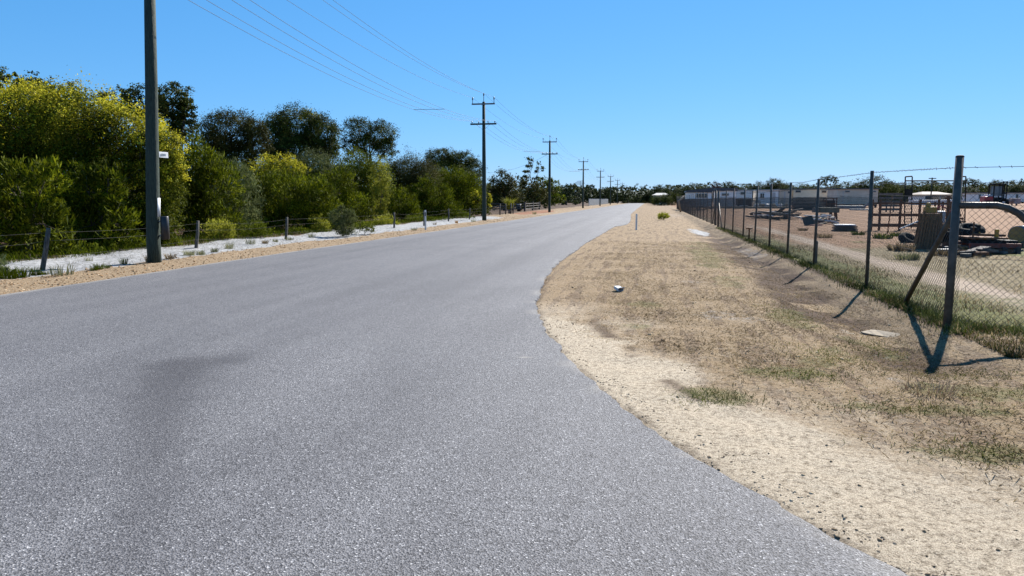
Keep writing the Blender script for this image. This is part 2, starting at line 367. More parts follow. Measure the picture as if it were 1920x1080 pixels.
for q in [(990, 672, .06, .05, 87, .9), (1090, 680, .08, .06, 88, .6), (1300, 857, .1, .05, 89, .5)]: dust = np.maximum(dust, blob(*q))
seam = 0*X
for (a, b) in [((700, 505), (905, 452)), ((905, 452), (1060, 447)), ((420, 560), (700, 505)), ((1000, 420), (1120, 408)), ((880, 462), (1010, 452))]:
    a = np.array(G(*a)); b = np.array(G(*b)); d = b-a; L = np.linalg.norm(d); d /= L
    u = (X-a[0])*d[0]+(Yv-a[1])*d[1]; v = -(X-a[0])*d[1]+(Yv-a[1])*d[0]+.2*np.sin(u*.4)
    seam = np.maximum(seam, .55*ss(.35, .6, fbm(X, Yv, .8, 95))*np.exp(-(v/.09)**2)*((u > 0) & (u < L)))
wear = 0*X
for xc, wd in ((-3.7, .32), (-5.3, .32), (-7.6, .3), (-9.3, .3)): wear = np.maximum(wear, np.exp(-((X-xc-.25*(fbm(Yv, 0*Yv, 14, 61)-.5))/wd)**2)*ss(5, 14, Yv)*(.4+.8*fbm(X*.6, Yv*.08, .5, 62)))
for cx, cy, rr_ in ((6.5, 10, 9.6), (6.5, 10, 11.2), (7.5, 11, 13.6)):                         # tyres turning in from the side road
    rad = np.hypot(X-cx, Yv-cy); wear = np.maximum(wear, .8*np.exp(-((rad-rr_)/.26)**2)*ss(4, 6, Yv)*ss(19, 12, Yv)*(.3+.9*fbm(X, Yv, 1.2, 63)))
for k, a in (('wear', wear), ('stain', st), ('dust', dust), ('seam', seam)):
    at = road.data.attributes.new(k, 'FLOAT', 'POINT'); at.data.foreach_set('value', np.clip(a, 0, 1).astype(np.float32))

# ---- hills on the horizon
def hills():
    rng = np.random.default_rng(5); xs = np.linspace(-2600, 4200, 240); rows = []
    for k, (y, s) in enumerate([(2300, 0), (2700, .75), (3100, 1), (3600, .6), (4300, 0)]):
        t = xs/3100.
        h = 34+10*np.sin(t*9+1)+22*ss(.35, .75, t)+14*(vn(xs, xs*0, 260, 3)-.3)+8*(vn(xs, xs*0, 70, 4)-.5)
        rows.append(np.stack([xs, np.full_like(xs, y)+60*(vn(xs, xs*0, 150, k)-.5), s*h-6], -1))
    V = np.concatenate(rows); n = len(xs)
    ii = (np.arange(4)[:, None]*n+np.arange(n-1)[None, :]).ravel()
    return V, np.stack([ii, ii+1, ii+n+1, ii+n], -1)
struct(np_mesh('hills', *hills(), surf('hill_forest', (.045, .06, .04), (.10, .12, .08), .02, .95, bump=0), smooth=True))
def Gt(px, py):
    z = 0.0
    for k in range(6): x, y = G(px, py, z); z = gz(x, y)
    return x, y, z
# ================================================================== POLES AND WIRES
timber = surf('treated_timber', (.007, .016, .012), (.048, .074, .054), 7, .8, bump=.9, stretch=(9, 9, .7))
timber_grey = surf('weathered_timber', (.03, .027, .024), (.15, .137, .12), 9, .9, bump=.6, stretch=(5, 5, .6))
steel = surf('dull_steel', (.10, .115, .12), (.20, .215, .22), 12, .55, .3)
dark_steel = surf('dark_steel', (.010, .010, .010), (.028, .027, .026), 12, .8, 0, spec=.15)
galv = surf('galvanised_pipe', (.055, .045, .036), (.135, .115, .092), 7, .6, .2, bump=.1)
rust = surf('rusty_steel', (.085, .036, .015), (.24, .10, .040), 9, .9, bump=.4)
porcelain = surf('insulator_grey', (.10, .11, .12), (.16, .17, .18), 10, .3)
white_p = surf('white_paint', (.68, .69, .70), (.80, .80, .79), 4, .45, bump=.05)
black_pl = surf('black_plastic', (.012, .012, .013), (.03, .03, .032), 10, .4, bump=.05)
wire_m = surf('bare_conductor', (.03, .04, .05), (.06, .07, .085), 5, .6, .3)
fence_wire = surf('fence_wire_steel', (.25, .25, .25), (.42, .42, .41), 5, .5, .4)
mesh_wire = surf('chain_link_wire', (.055, .053, .05), (.13, .125, .115), 6, .7, 0, spec=.15)

POLE_PX = [(290, 492, 0, 0), (907, 414, 907, 191), (1031.5, 395.5, 1031, 263.7), (1093.5, 390, 1094, 301.5), (1125.6, 386, 1126, 319.7), (1144.7, 383, 1145, 330), (1157.5, 382, 1158, 337.5), (1166.9, 381, 1167, 344), (1173.5, 380, 1174, 348), (1179, 380, 1179, 351.5), (1183.4, 380, 1183.4, 354), (1187.4, 380, 1187.4, 356.5)]
POLE_X = -13.1
poles = []
for i, q in enumerate(POLE_PX):
    if i == 0: x, y = G(290, 492); H = 9.3
    elif i < 7:
        p = atX(q[2], q[3], POLE_X); y = p[1]; x = POLE_X; H = p[2]
    else:
        p = atX(q[2], q[3], POLE_X); y = p[1]; x = POLE_X; H = p[2]
    poles.append((x, y, H))
PL = ['thick green treated timber power pole rising out of the top of the photo', 'timber power pole with two crossarms beside the yellow wattle bush', 'timber power pole standing in reddish dirt in front of the dark trees', 'power pole just left of the pale metal fence', 'power pole in front of the pale metal fence', 'power pole just right of the pale metal fence',
      'sixth power pole back along the road with crossarms visible', 'seventh power pole back along the road before the crest', 'eighth power pole along the road near the crest', 'small far power pole just beyond the road crest', 'tiny far power pole against the trees beyond the crest', 'farthest tiny power pole nearest to the end of the road']
HV = [(-.86, .33), (0, .66), (.86, .33)]; LV = [-.92, -.38, .38, .92]
proto_h = 9.2
def make_pole(x, y, H, label, first=False):
    z0 = gz(x, y); H = H-z0
    t = thing('power_pole', (x, y, z0), label, 'power pole', 'power poles along the road')
    n = 18 if y < 70 else 10; ln = .44 if first else 0
    MB().tube([(x, y, z0-.3), (x, y, z0+.6), (x+ln*.5, y, z0+H*.5), (x+ln, y, z0+H)], [.178, .172, .15, .115], n).build('pole_shaft', timber, t, True)
    x += ln; za = z0+H-.18; zb = z0+H-1.72
    a = MB().box((x, y-.16, za), (1.86, .08, .11)); a.build('upper_crossarm', steel, t)
    MB().box((x, y-.16, zb), (2.1, .09, .12)).build('lower_crossarm', timber, t)
    for dx, dz in HV:
        b = MB(); yy = y-.16 if dx else y
        b.tube([(x+dx, yy, za if dx else z0+H-.05), (x+dx, yy, z0+H+dz-.12)], .025, 8)
        p = b.build('insulator_pin', steel, t)
        MB().tube([(x+dx, yy, z0+H+dz-.2), (x+dx, yy, z0+H+dz-.14), (x+dx, yy, z0+H+dz-.1), (x+dx, yy, z0+H+dz-.02), (x+dx, yy, z0+H+dz+.01)], [.03, .065, .045, .055, .025], 10).build('insulator', porcelain, p, True)
    for dx in LV:
        MB().tube([(x+dx, y-.16, zb+.05), (x+dx, y-.16, zb+.12), (x+dx, y-.16, zb+.16), (x+dx, y-.16, zb+.22)], [.02, .03, .05, .03], 8).build('insulator', porcelain, t, True)
    b = MB()
    for s in (-1, 1): b.beam((x+s*.55, y-.17, zb-.03), (x, y-.17, zb-.5), .03, .012)
    b.build('crossarm_brace', steel, t)
    return t
roots = [make_pole(x, y, H, l, i == 0) for i, ((x, y, H), l) in enumerate(zip(poles, PL))]
base0 = poles[0]; poles[0] = (base0[0]+.44, base0[1], base0[2])
x, y, H = base0; t = roots[0]
d = math.atan2(-x, y)        # things seen on the side of the first pole
MB().box((x+.27, y+.25, 2.86), (.016, .34, .15), rz=-.06).build('street_sign', white_p, t, bevel=.004)
b = MB()
for k in range(6): b.box((x+.282, y+.15+.035*k, 2.86), (.006, .017, .06), rz=-.06)
b.build('faded_lettering', surf('faded_ink', (.12, .16, .2), (.35, .4, .44), 60, .6), [o for o in t.children if o.name.startswith('street_sign')][0])
def wrap(z0, z1, a0, a1, r, mat, name, n=8, th=.006):
    vs = []; fs = []
    for k in range(n+1):
        a = a0+(a1-a0)*k/n
        for rr in (r, r+th):
            for z in (z0, z1): vs.append((x+.05*z+rr*math.cos(a), y+rr*math.sin(a), z))
    for k in range(n):
        o = k*4; fs += [(o+2, o+6, o+7, o+3), (o, o+1, o+5, o+4), (o+1, o+3, o+7, o+5), (o, o+4, o+6, o+2)]
    fs += [(0, 2, 3, 1), (n*4, n*4+1, n*4+3, n*4+2)]
    return MB().add(vs, fs).build(name, mat, t, True)
wrap(1.22, 1.72, R(-22), R(12), .17, white_p, 'warning_plate')
cx, cy = x+.33, y+.06
MB().tube([(cx, cy, .62), (cx, cy, .63), (cx, cy, 1.22), (cx, cy, 1.235)], [.09, .105, .105, .09], 16).build('cable_cover', black_pl, t, True)
MB().box((x+.19, y+.03, 1.1), (.1, .05, .04)).box((x+.19, y+.03, .72), (.1, .05, .04)).build('cover_bracket', steel, t)
# conductors: one object per wire, sagging from pole to pole
def wire(name, pts_fn, label, rad, sag, n=22):
    b = MB(); P = []
    for i in range(len(poles)-1):
        a = Vector(pts_fn(*poles[i])); c = Vector(pts_fn(*poles[i+1])); k = n if i < 3 else 8
        for j in range(k+(1 if i == len(poles)-2 else 0)):
            u = j/k; p = a.lerp(c, u); p.z -= sag*4*u*(1-u)*((c-a).length/40)**2; P.append(p)
    a = P[0]; P = [a+Vector((0, -38, .4)), a+Vector((0, -19, -.6))]+P
    b.tube(P, rad, 5); return tag(b.build(name, wire_m, smooth=True), label, 'power line', 'power lines')
for dx, dz, l in [(-.86, .33, 'power line on the left end of the upper steel crossarms'), (0, .66, 'topmost power line running over the tips of the poles'), (.86, .33, 'power line on the right end of the upper steel crossarms')]:
    wire('power_line', lambda x, y, H, dx=dx, dz=dz: (x+dx, y-.16 if dx else y, H+dz), l, .0075, .75)
lvl = ['lower power line on the far left end of the lower crossarms', 'lower power line next left of the pole shafts', 'lower power line next right of the pole shafts', 'lower power line on the far right end of the lower crossarms']
for dx, l in zip(LV, lvl):
    wire('power_line', lambda x, y, H, dx=dx: (x+dx, y-.16, H-1.5), l, .0075, .95)
for i, (u, l) in enumerate([(.62, 'thin spacer bar clipped across the lower wires left of the second pole'), (.62, 'thin spacer bar clipped across the lower wires behind the second pole'), (.65, 'small spacer bar across the lower wires before the fourth pole')]):
    a = Vector(poles[i]); c = Vector(poles[i+1]); p = a.lerp(c, u); z = p.z-1.5-.95*4*u*(1-u)*((c.y-a.y)/40)**2
    tag(MB().cyl((p.x-.95, p.y, z+.01), (p.x+.95, p.y, z-.01), .011, 6).build('wire_spacer', dark_steel), l, 'spacer', 'wire spacers')
a = Vector((poles[2][0], poles[2][1], poles[2][2]-1.6)); c = Vector(atX(880, 320, -30))
tag(MB().tube([a.lerp(c, u/12)-Vector((0, 0, 1.2*4*u/12*(1-u/12))) for u in range(13)], .012, 5).build('service_wire', wire_m, smooth=True), 'single service wire dropping left from the third pole over the dark trees', 'wire')

# ================================================================== CHAIN LINK FENCE (right)
fy = [14.3, 18.75, 22.3, 25.6, 29.2, 32.8, 36.9, 41.0, 45.0, 47.2, 50.5, 54.5]+list(np.arange(58.5, 112, 4.0))+[115, 119, 123, 127]
cf = thing('chain_link_fence', (FX, 10.09, gz(FX, 10.09)), 'long grey chain link fence with leaning corner post and barbed wire along the verge', 'fence')
def fxx(y): return FX+.004*max(0, y-40)
c0 = Vector((3.80, 10.09, gz(3.80, 10.09))); lean = Vector((.13, .34, 2.20))
MB().tube([c0-lean*.1, c0+lean], .050, 14).build('corner_post', galv, cf, True)
MB().tube([c0+lean, c0+lean*1.006], [.054, .045], 14).build('post_cap', galv, cf, True)
for i, y in enumerate(fy):
    xx = fxx(y); z = gz(xx, y); r = .033 if y not in (45.0, 47.2) else .055
    h = 2.17+.05*random.uniform(-1, 1)
    MB().tube([(xx, y, z-.1), (xx+random.uniform(-.03, .05), y+random.uniform(-.03, .03), z+h)], r, 10 if y < 40 else 6).build('fence_post', galv, cf, True)
# braces
def on(p, u): return c0+lean*u
MB().tube([on(0, .70), Vector((FX-.03, 12.15, gz(FX, 12.15)))], .036, 10).build('brace_pipe', galv, cf, True)
P0 = on(0, .715); dirx = Vector((.93, -.28, 0)).normalized()
Pb = [P0, P0+dirx*.22, P0+dirx*.44, P0+dirx*.56+Vector((0, 0, -.03)), P0+dirx*.68+Vector((0, 0, -.10)), P0+dirx*.80+Vector((0, 0, -.22)), P0+dirx*1.25+Vector((0, 0, -.84)), Vector((P0.x+dirx.x*1.78, P0.y+dirx.y*1.78, gz(5.6, 9.6)-.03))]
MB().tube(Pb, .043, 12).build('bent_brace_pipe', galv, cf, True)
for (y0, y1) in ((45.0, 42.6), (47.2, 49.6)):
    MB().tube([(fxx(y0), y0, 1.5), (fxx(y1), y1, .02)], .03, 6).build('brace_pipe', galv, cf, True)
MB().tube([(9.5, 8.6, gz(9.5, 8.6)-.1), (9.52, 8.6, gz(9.5, 8.6)+2.2)], .036, 10).build('fence_post', galv, cf, True)
# woven wire
def weave(path, z0, z1, p, r, name):
    """path: list of (x,y); zig-zag wires p wide, interlocked, as thin three sided tubes"""
    P = np.array(path, float); seg = np.linalg.norm(np.diff(P, axis=0), axis=1); s = np.concatenate([[0], np.cumsum(seg)])
    L = s[-1]; nw = int(L/p); k = int((z1-z0)/p); VV = []; FF = []; base = 0
    kk = np.arange(k+1)
    for i in range(nw):
        ss_ = i*p+((kk+i) % 2)*p; x = np.interp(ss_, s, P[:, 0]); y = np.interp(ss_, s, P[:, 1])
        g = ground_h(x, y); z = g+z0+kk*p; rr = r
        ring = []
        for a in range(3):
            ang = 2*math.pi*a/3; ring.append(np.stack([x+rr*math.cos(ang), y+rr*math.sin(ang)*.7+(.002 if i % 2 else -.002), z+rr*math.sin(ang)*.7], -1))
        VV.append(np.stack(ring, 1).reshape(-1, 3))
        j = np.arange(k)
        for a in range(3):
            b = (a+1) % 3; FF.append(np.stack([base+j*3+a, base+j*3+b, base+(j+1)*3+b, base+(j+1)*3+a], -1))
        base += (k+1)*3
    np_mesh(name, np.concatenate(VV), np.concatenate(FF), mesh_wire, cf)
weave([(3.95, 10.2), (FX, 12), (FX, 24)], .03, 1.72, .036, .0026, 'chain_link_mesh')
weave([(FX, 24), (fxx(50), 50)], .03, 1.72, .06, .0036, 'chain_link_mesh')
weave([(fxx(50), 50), (fxx(128), 128)], .03, 1.72, .11, .0055, 'chain_link_mesh')
weave([(3.9, 9.97), (4.62, 9.8), (9.5, 8.6)], .03, 1.72, .040, .0026, 'chain_link_mesh')
for z, nm in ((2.06, 'barbed_wire'), (1.86, 'barbed_wire'), (1.72, 'top_wire'), (.9, 'middle_wire')):
    u = z/2.2
    pts = [on(0, u)]; b = MB()
    for y0, y1 in zip([10.09]+fy[:-1], fy):
        for q in (.5, 1):
            yy = y0+(y1-y0)*q; pts.append(Vector((fxx(yy), yy, gz(fxx(yy), yy)+z-(.03 if q == .5 else 0)+.06*(z > 1.8))))
    b.tube(pts, .0032 if z > 1.8 else .0025, 4)
    b.tube([on(0, u), Vector((6.2, 9.35, z+.02)), Vector((9.5, 8.6, z+.08))], .0032 if z > 1.8 else .0025, 4)
    if z > 1.8:
        for a, c in list(zip(pts[:13], pts[1:14]))+[(on(0, u), Vector((6.2, 9.35, z+.02)))]:
            n = int((c-a).length/.12)
            for k in range(n):
                q = a.lerp(c, (k+.5)/n); v = Vector((random.uniform(-1, 1), random.uniform(-.3, .3), random.uniform(-1, 1))).normalized()*.02
                b.tube([q-v, q+v], .0035, 3)
    b.build(nm, mesh_wire, cf)

# ================================================================== POST AND WIRE FENCE (left)
lf = thing('wire_fence', (-14.22, 14.69, gz(-14.22, 14.69)), 'low post and wire fence with grey timber posts running along the white sand', 'fence')
LPX = [(80, 507, 428, 11), (368, 468, 414, 3), (536, 451, 407, 2), (640, 440, 402, 0), (739, 429, 398, 0), (795, 424, 395, 0), (841, 417, 391, 0), (880, 413, 390, 1)]
LP = [Vector((-14.1, 9.6, gz(-14.1, 9.6)))]; LT = [LP[0]+Vector((0, 0, 1.0))]
for px, py, pt, ln in LPX:
    x, y = G(px, py); tp = atY(px+ln, pt, y); z = gz(x, y); b = MB()
    r = .058 if px == 80 else .058 if px < 600 else .055
    P = [Vector((x, y, z-.15)), Vector((x, y, z+.02)), Vector((x+(tp[0]-x)*.45+.02, y, z+(tp[2]-z)*.5)), Vector(tp)]
    b.tube(P, [r*1.05, r, r*.93, r*.85], 9).build('fence_post', timber_grey, lf, True); LP.append(P[1]); LT.append(P[3])
for px, py in [(937.5, 405), (948, 404), (958, 403), (962, 402)]:
    x, y = G(px, py); z = gz(x, y); MB().tube([(x, y, z-.1), (x, y, z+1.15)], .07, 8).build('fence_post', timber_grey, lf, True)
    LP.append(Vector((x, y, z))); LT.append(Vector((x, y, z+1.1)))
for u, off in ((.90, 0), (.66, .02), (.30, 0)):
    b = MB(); pts = []
    for i in range(len(LP)-1):
        a = LP[i].lerp(LT[i], u if i != 1 or u != .66 else .70)+Vector((.06, 0, 0)); c = LP[i+1].lerp(LT[i+1], u)+Vector((.06, 0, 0))
        for k in range(8):
            q = a.lerp(c, k/8); q.z -= (.02+.03*((i*7+int(u*10)) % 3))*4*k/8*(1-k/8); pts.append(q)
    b.tube(pts, .0021, 4).build('fence_wire', mesh_wire, lf, True)

# ================================================================== FOLIAGE
def unit(v): return v/np.maximum(np.linalg.norm(v, axis=-1, keepdims=True), 1e-9)
def leaf_quads(C, D, S, L, Wd):
    L = np.asarray(L)[:, None]; Wd = np.asarray(Wd)[:, None]
    V = np.stack([C-D*L*.5, C+S*Wd*.5-D*L*.05, C+D*L*.5, C-S*Wd*.5-D*L*.05], 1).reshape(-1, 3)
    return V
def crown(blobs, cover, L, Wd, rng, style='leaf', shell=.62, rough=.28, clump=.16, zmin=.05, lit_only=None, gaps=.0, nmax=70000, ground=True):
    """leaf shaped quads gathered in clumps through the volume of a set of ellipsoids (world coordinates)"""
    VV = []
    for (cx, cy, cz, rx, ry, rz) in blobs:
        area = math.pi*(rx*rz+.0)
        n = int(min(nmax, cover*area*3.0/(L*Wd*.5)))
        per = 34 if style != 'needle' else 26
        K = max(8, n//per)
        d = unit(rng.normal(size=(K, 3))); 
        rad = shell+(1-shell)*rng.random(K)**.6
        bump = fbm(np.arctan2(d[:, 1], d[:, 0])*2+cx*3.1, d[:, 2]*2.3+cy*1.7+cz, .8, 7, 3)
        rad = rad*(1-rough+2*rough*bump); k = rng.random(K) < .09; rad = np.where(k, rad*rng.uniform(1.05, 1.3, K), rad)
        if gaps: keep = fbm(d[:, 0]*3+cx, d[:, 2]*3+d[:, 1]*2+cy, 1.1, 19, 2) > gaps*rng.uniform(.7, 1.1, K); d = d[keep]; rad = rad[keep]; K = len(d)
        cc = np.stack([cx+d[:, 0]*rad*rx, cy+d[:, 1]*rad*ry, cz+d[:, 2]*rad*rz], -1)
        cs = clump*min(rx, rz, 1.8)*rng.uniform(.6, 1.5, K)
        ix = np.repeat(np.arange(K), per)
        off = rng.normal(size=(len(ix), 3)); off[:, 2] *= .75
        C = cc[ix]+off*cs[ix][:, None]; nd = d[ix]
        if lit_only is not None: k = nd[:, 2] > lit_only; C = C[k]; nd = nd[k]
        k = C[:, 2] > (ground_h(C[:, 0], C[:, 1])+zmin if ground else zmin); C = C[k]; nd = nd[k]; m = len(C)
        if style == 'needle':
            D = unit(nd*.6+np.array([0, 0, .75])+rng.normal(size=(m, 3))*.55); S = unit(np.cross(D, rng.normal(size=(m, 3))))
        elif style == 'droop':
            D = unit(nd*.35+np.array([0, 0, -.7])+rng.normal(size=(m, 3))*.5); S = unit(np.cross(D, rng.normal(size=(m, 3))))
        else:
            nn = unit(nd*.55+np.array([0, 0, .45])+rng.normal(size=(m, 3))*.75); D = unit(np.cross(nn, rng.normal(size=(m, 3)))); S = np.cross(nn, D)
        VV.append(leaf_quads(C, D, S, L*rng.uniform(.4, 1.6, m), Wd*rng.uniform(.45, 1.5, m)))
    V = np.concatenate(VV); n = len(V)//4
    return V, np.arange(n*4).reshape(n, 4)
def trunk_mesh(base, blobs, r, rng, fork=.45, extra=2):
    b = MB(); B = Vector(base); top = max(q[2] for q in blobs)
    mid = Vector((np.mean([q[0] for q in blobs]), np.mean([q[1] for q in blobs]), B.z+(top-B.z)*fork))
    m1 = B.lerp(mid, .5)+Vector((rng.uniform(-.15, .15), rng.uniform(-.15, .15), 0))*(top-B.z)*.15
    b.tube([B-Vector((0, 0, .2)), B.lerp(m1, .3), m1, mid], [r*1.25, r, r*.85, r*.7], 8)
    for q in blobs:
        e = Vector(q[:3]); c = mid.lerp(e, .5)+Vector((rng.uniform(-.2, .2), rng.uniform(-.2, .2), -.12))*(e-mid).length*.6
        b.tube([mid-Vector((0, 0, .05)), c, e], [r*.55, r*.38, r*.16], 6)
        for k in range(extra+2):
            v = Vector(unit(rng.normal(size=3)*[1, 1, .8]+[0, 0, .35])); tip = e+Vector((v.x*q[3], v.y*q[4], v.z*q[5]))*.85
            s = c.lerp(e, rng.uniform(.2, 1)); b.tube([s, s.lerp(tip, .5)+Vector((0, 0, .06*q[5])), tip], [r*.22, r*.14, r*.05], 5)
    return b
bark = surf('bark_brown', (.045, .035, .03), (.14, .115, .095), 7, .95, bump=.7, stretch=(3, 3, .7))
bark_pale = surf('bark_pale', (.20, .18, .16), (.42, .39, .35), 5, .9, bump=.4, stretch=(3, 3, .6))
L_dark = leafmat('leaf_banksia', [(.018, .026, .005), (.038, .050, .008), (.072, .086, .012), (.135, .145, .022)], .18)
L_brown = leafmat('leaf_olive_brown', [(.028, .030, .007), (.056, .056, .012), (.100, .094, .022)], .2)
L_wattle = leafmat('leaf_wattle', [(.026, .036, .003), (.058, .072, .004), (.11, .125, .007), (.19, .19, .012)], .32)
L_yel = leafmat('wattle_blossom', [(.27, .24, .010), (.43, .39, .018), (.62, .57, .06)], .32)
L_fine = leafmat('leaf_fine_green', [(.020, .030, .002), (.052, .070, .003), (.125, .145, .005), (.24, .25, .010)], .24)
L_mid = leafmat('leaf_mid_green', [(.036, .052, .004), (.085, .105, .007), (.165, .18, .014)], .34)
L_grey = leafmat('leaf_grey_green', [(.05, .065, .022), (.105, .125, .042), (.20, .21, .085)], .28)
L_lime = leafmat('leaf_lime', [(.12, .13, .012), (.22, .225, .022), (.34, .32, .045)], .38)
L_far = leafmat('leaf_far', [(.020, .030, .010), (.042, .056, .018), (.075, .090, .028)], .22)
def px_blobs(px_list, Y, X=None, flat=1.0):
    out = []
    for (px, py, rx, ry) in px_list:
        x, y, z = atY(px, py, Y); dep = math.hypot(x, Y); k = (Y*math.cos(YAW)-x*math.sin(YAW))/F_PX
        out.append((x, Y+random.uniform(-.15, .15)*rx*k, z, rx*k, rx*k*.95*flat, ry*k))
    return out
ti = 0
def plant(name, label, cat, Xp, base_px, px_list, leaf, L, Wd, cover, style='leaf', trunk=.12, blossom=None, group=None, barkm=None, shell=.55, rough=.42, clump=.135, gaps=0, fork=.45, cname='crown', nmax=60000, extra=2, flat=1.0):
    global ti; ti += 1
    rng = np.random.default_rng(100+ti); random.seed(ti)
    Y = atX(base_px, 400, Xp)[1]
    bx, by = atY(base_px, 400, Y)[:2]; bz = gz(bx, by)
    t = thing(name, (bx, by, bz), label, cat, group)
    bl = px_blobs(px_list, Y, flat=flat)
    V, Fq = crown(bl, cover, L, Wd, rng, style, shell, rough, clump, gaps=gaps, nmax=nmax)
    np_mesh(cname, V, Fq, leaf, t)
    if trunk: trunk_mesh((bx, by, bz), bl, trunk, rng, fork, extra).build('trunk' if cname == 'crown' else 'stem', barkm or bark, t, True)
    if blossom:
        bpx, cov, lit = blossom
        V, Fq = crown(px_blobs(bpx, Y, flat=flat), cov, .065, .05, rng, 'leaf', .9, rough, clump*.85, lit_only=lit, nmax=nmax)
        np_mesh('blossom', V, Fq, L_yel, t)
    return t
TG = 'banksia trees behind the hedge'
# tall trees at the back
plant('banksia_tree', 'dark tree at the far left edge showing above the big yellow wattle', 'tree', -25, 40, [(8, 168, 30, 36), (60, 172, 38, 28), (112, 182, 36, 26), (70, 250, 70, 60), (150, 230, 40, 40)], L_dark, .125, .06, 2.01, trunk=.2, group=TG, clump=.12, rough=.3, gaps=0.19)
plant('banksia_tree', 'dark spreading tree with open branches rising right of the near power pole', 'tree', -26, 290, [(215, 190, 34, 22), (268, 192, 42, 32), (326, 188, 36, 30), (352, 205, 20, 22), (300, 232, 46, 34), (345, 245, 26, 24)], L_dark, .125, .06, 1.75, trunk=.2, group=TG, clump=.12, rough=.3, gaps=0.22)
plant('banksia_tree', 'rounded dark brown green tree left of the tall tree with yellowish top', 'tree', -28, 435, [(432, 250, 48, 42), (478, 262, 24, 36), (402, 275, 26, 34), (440, 300, 40, 30)], L_brown, .12, .05, 2.2, trunk=.2, group=TG, clump=.12, rough=.3, gaps=0.15)
plant('banksia_tree', 'tallest tree of the middle hedge with a yellowish green top', 'tree', -28, 556, [(560, 238, 46, 38), (520, 252, 34, 36), (602, 250, 34, 36), (562, 285, 56, 34), (615, 280, 26, 22), (520, 295, 26, 28)], L_dark, .125, .06, 2.01, trunk=.24, group=TG, clump=.12, rough=.3, gaps=0.20, blossom=([(548, 225, 26, 20), (585, 235, 22, 30)], .22, .1))
plant('banksia_tree', 'dark tree with bare forked limbs standing alone against the sky', 'tree', -27, 690, [(672, 246, 30, 24), (712, 254, 32, 26), (725, 278, 22, 22), (690, 272, 30, 20), (655, 275, 16, 14)], L_dark, .125, .06, 1.57, trunk=.2, group=TG, clump=.12, rough=.3, gaps=0.27, fork=.55)
plant('banksia_tree', 'low dark domed tree above the hedge left of the second power pole', 'tree', -27, 840, [(826, 296, 32, 18), (862, 300, 30, 16), (885, 318, 22, 20), (835, 320, 40, 24)], L_dark, .125, .06, 1.93, trunk=.18, group=TG, clump=.12, rough=.3, gaps=0.19)
# big wattle
plant('wattle_tree', 'huge wattle covered in yellow blossom behind the near power pole', 'tree', -19.5, 170, [(55, 245, 80, 70), (150, 245, 80, 70), (225, 275, 62, 62), (295, 300, 46, 56), (25, 330, 62, 90), (125, 345, 80, 80), (215, 365, 75, 80), (310, 345, 34, 56), (60, 420, 60, 50), (160, 430, 80, 46), (260, 425, 70, 45)],
      L_wattle, .085, .042, 1.5, trunk=.2, clump=.15, gaps=.12, rough=.3, nmax=45000,
      blossom=([(55, 235, 82, 74), (150, 236, 82, 74), (225, 265, 64, 66), (296, 290, 48, 62), (322, 345, 28, 66), (40, 300, 50, 60)], .8, .0))
plant('wattle_tree', 'wattle with yellow tips just beyond the left edge of the photo', 'tree', -20, -170, [(-110, 260, 80, 80), (-200, 280, 80, 80), (-150, 370, 110, 100), (-260, 380, 90, 90)], L_wattle, .10, .05, 1.3, trunk=.2, clump=.15, gaps=.1, nmax=16000, blossom=([(-110, 255, 80, 80), (-200, 275, 80, 80)], .5, .1))
SG = 'shrubs of the hedge'
def shrub(label, Xp, base, pl, leaf, L, Wd, cov, style='leaf', **k):
    return plant('shrub', label, 'shrub', Xp, base, pl, leaf, L, Wd, cov, style, group=k.pop('group', SG), trunk=k.pop('trunk', .06), cname='foliage', **k)
shrub('fine leaved dark green bush at the left edge under the big wattle', -17.2, 45, [(35, 350, 55, 55), (85, 340, 35, 45), (20, 420, 50, 60), (80, 420, 48, 60)], L_fine, .19, .040, 1.3, 'needle', clump=.12)
shrub('dark green feathery bush between the leaning fence post and the near power pole', -17.4, 175, [(160, 355, 40, 48), (205, 345, 30, 50), (165, 425, 52, 52), (225, 420, 36, 50)], L_fine, .19, .040, 1.3, 'needle', clump=.12)
shrub('dim low bush directly behind the near power pole', -17.0, 275, [(262, 405, 36, 55), (300, 420, 36, 42), (275, 455, 44, 24)], L_wattle, .09, .04, 1.3)
shrub('tall feathery mid green bush right of the near power pole', -18.5, 385, [(372, 320, 40, 60), (400, 355, 48, 60), (350, 385, 40, 62), (400, 420, 48, 44)], L_fine, .19, .042, 1.35, 'needle', clump=.12)
shrub('grey green bush with patches of sky behind it, left of the round dark bush', -19, 452, [(440, 345, 32, 42), (462, 385, 30, 50), (435, 415, 36, 38)], L_grey, .15, .045, 1.15, 'needle', clump=.17, gaps=.1)
shrub('grey leaved bush standing behind the round dark green bush', -24, 590, [(590, 312, 34, 28), (560, 325, 28, 24), (615, 330, 26, 24), (590, 360, 45, 34)], L_grey, .12, .035, 1.3)
plant('wattle_tree', 'small yellow flowering wattle peeping over the round dark green bush', 'tree', -22, 522, [(520, 325, 44, 26), (490, 345, 26, 26), (540, 360, 50, 34)], L_wattle, .09, .04, 1.2, trunk=.1, blossom=([(520, 318, 46, 26), (495, 330, 24, 20), (555, 322, 26, 16)], .75, -.1))
shrub('big round dark green bush behind the fence in the middle of the hedge', -18.6, 545, [(535, 370, 64, 50), (590, 375, 44, 46), (500, 395, 40, 46), (550, 420, 74, 34), (605, 415, 36, 30)], L_fine, .17, .038, 1.5, 'needle', clump=.11)
shrub('bright mid green bush right of the round dark green bush', -19, 640, [(635, 355, 34, 40), (660, 385, 34, 34), (630, 405, 34, 28)], L_fine, .17, .038, 1.4, 'needle', clump=.11)
shrub('tall mid green bush with broad leaves under the lone forked tree', -21.5, 680, [(668, 318, 40, 36), (695, 345, 38, 46), (650, 335, 28, 30), (685, 385, 44, 30)], L_mid, .11, .055, 1.3)
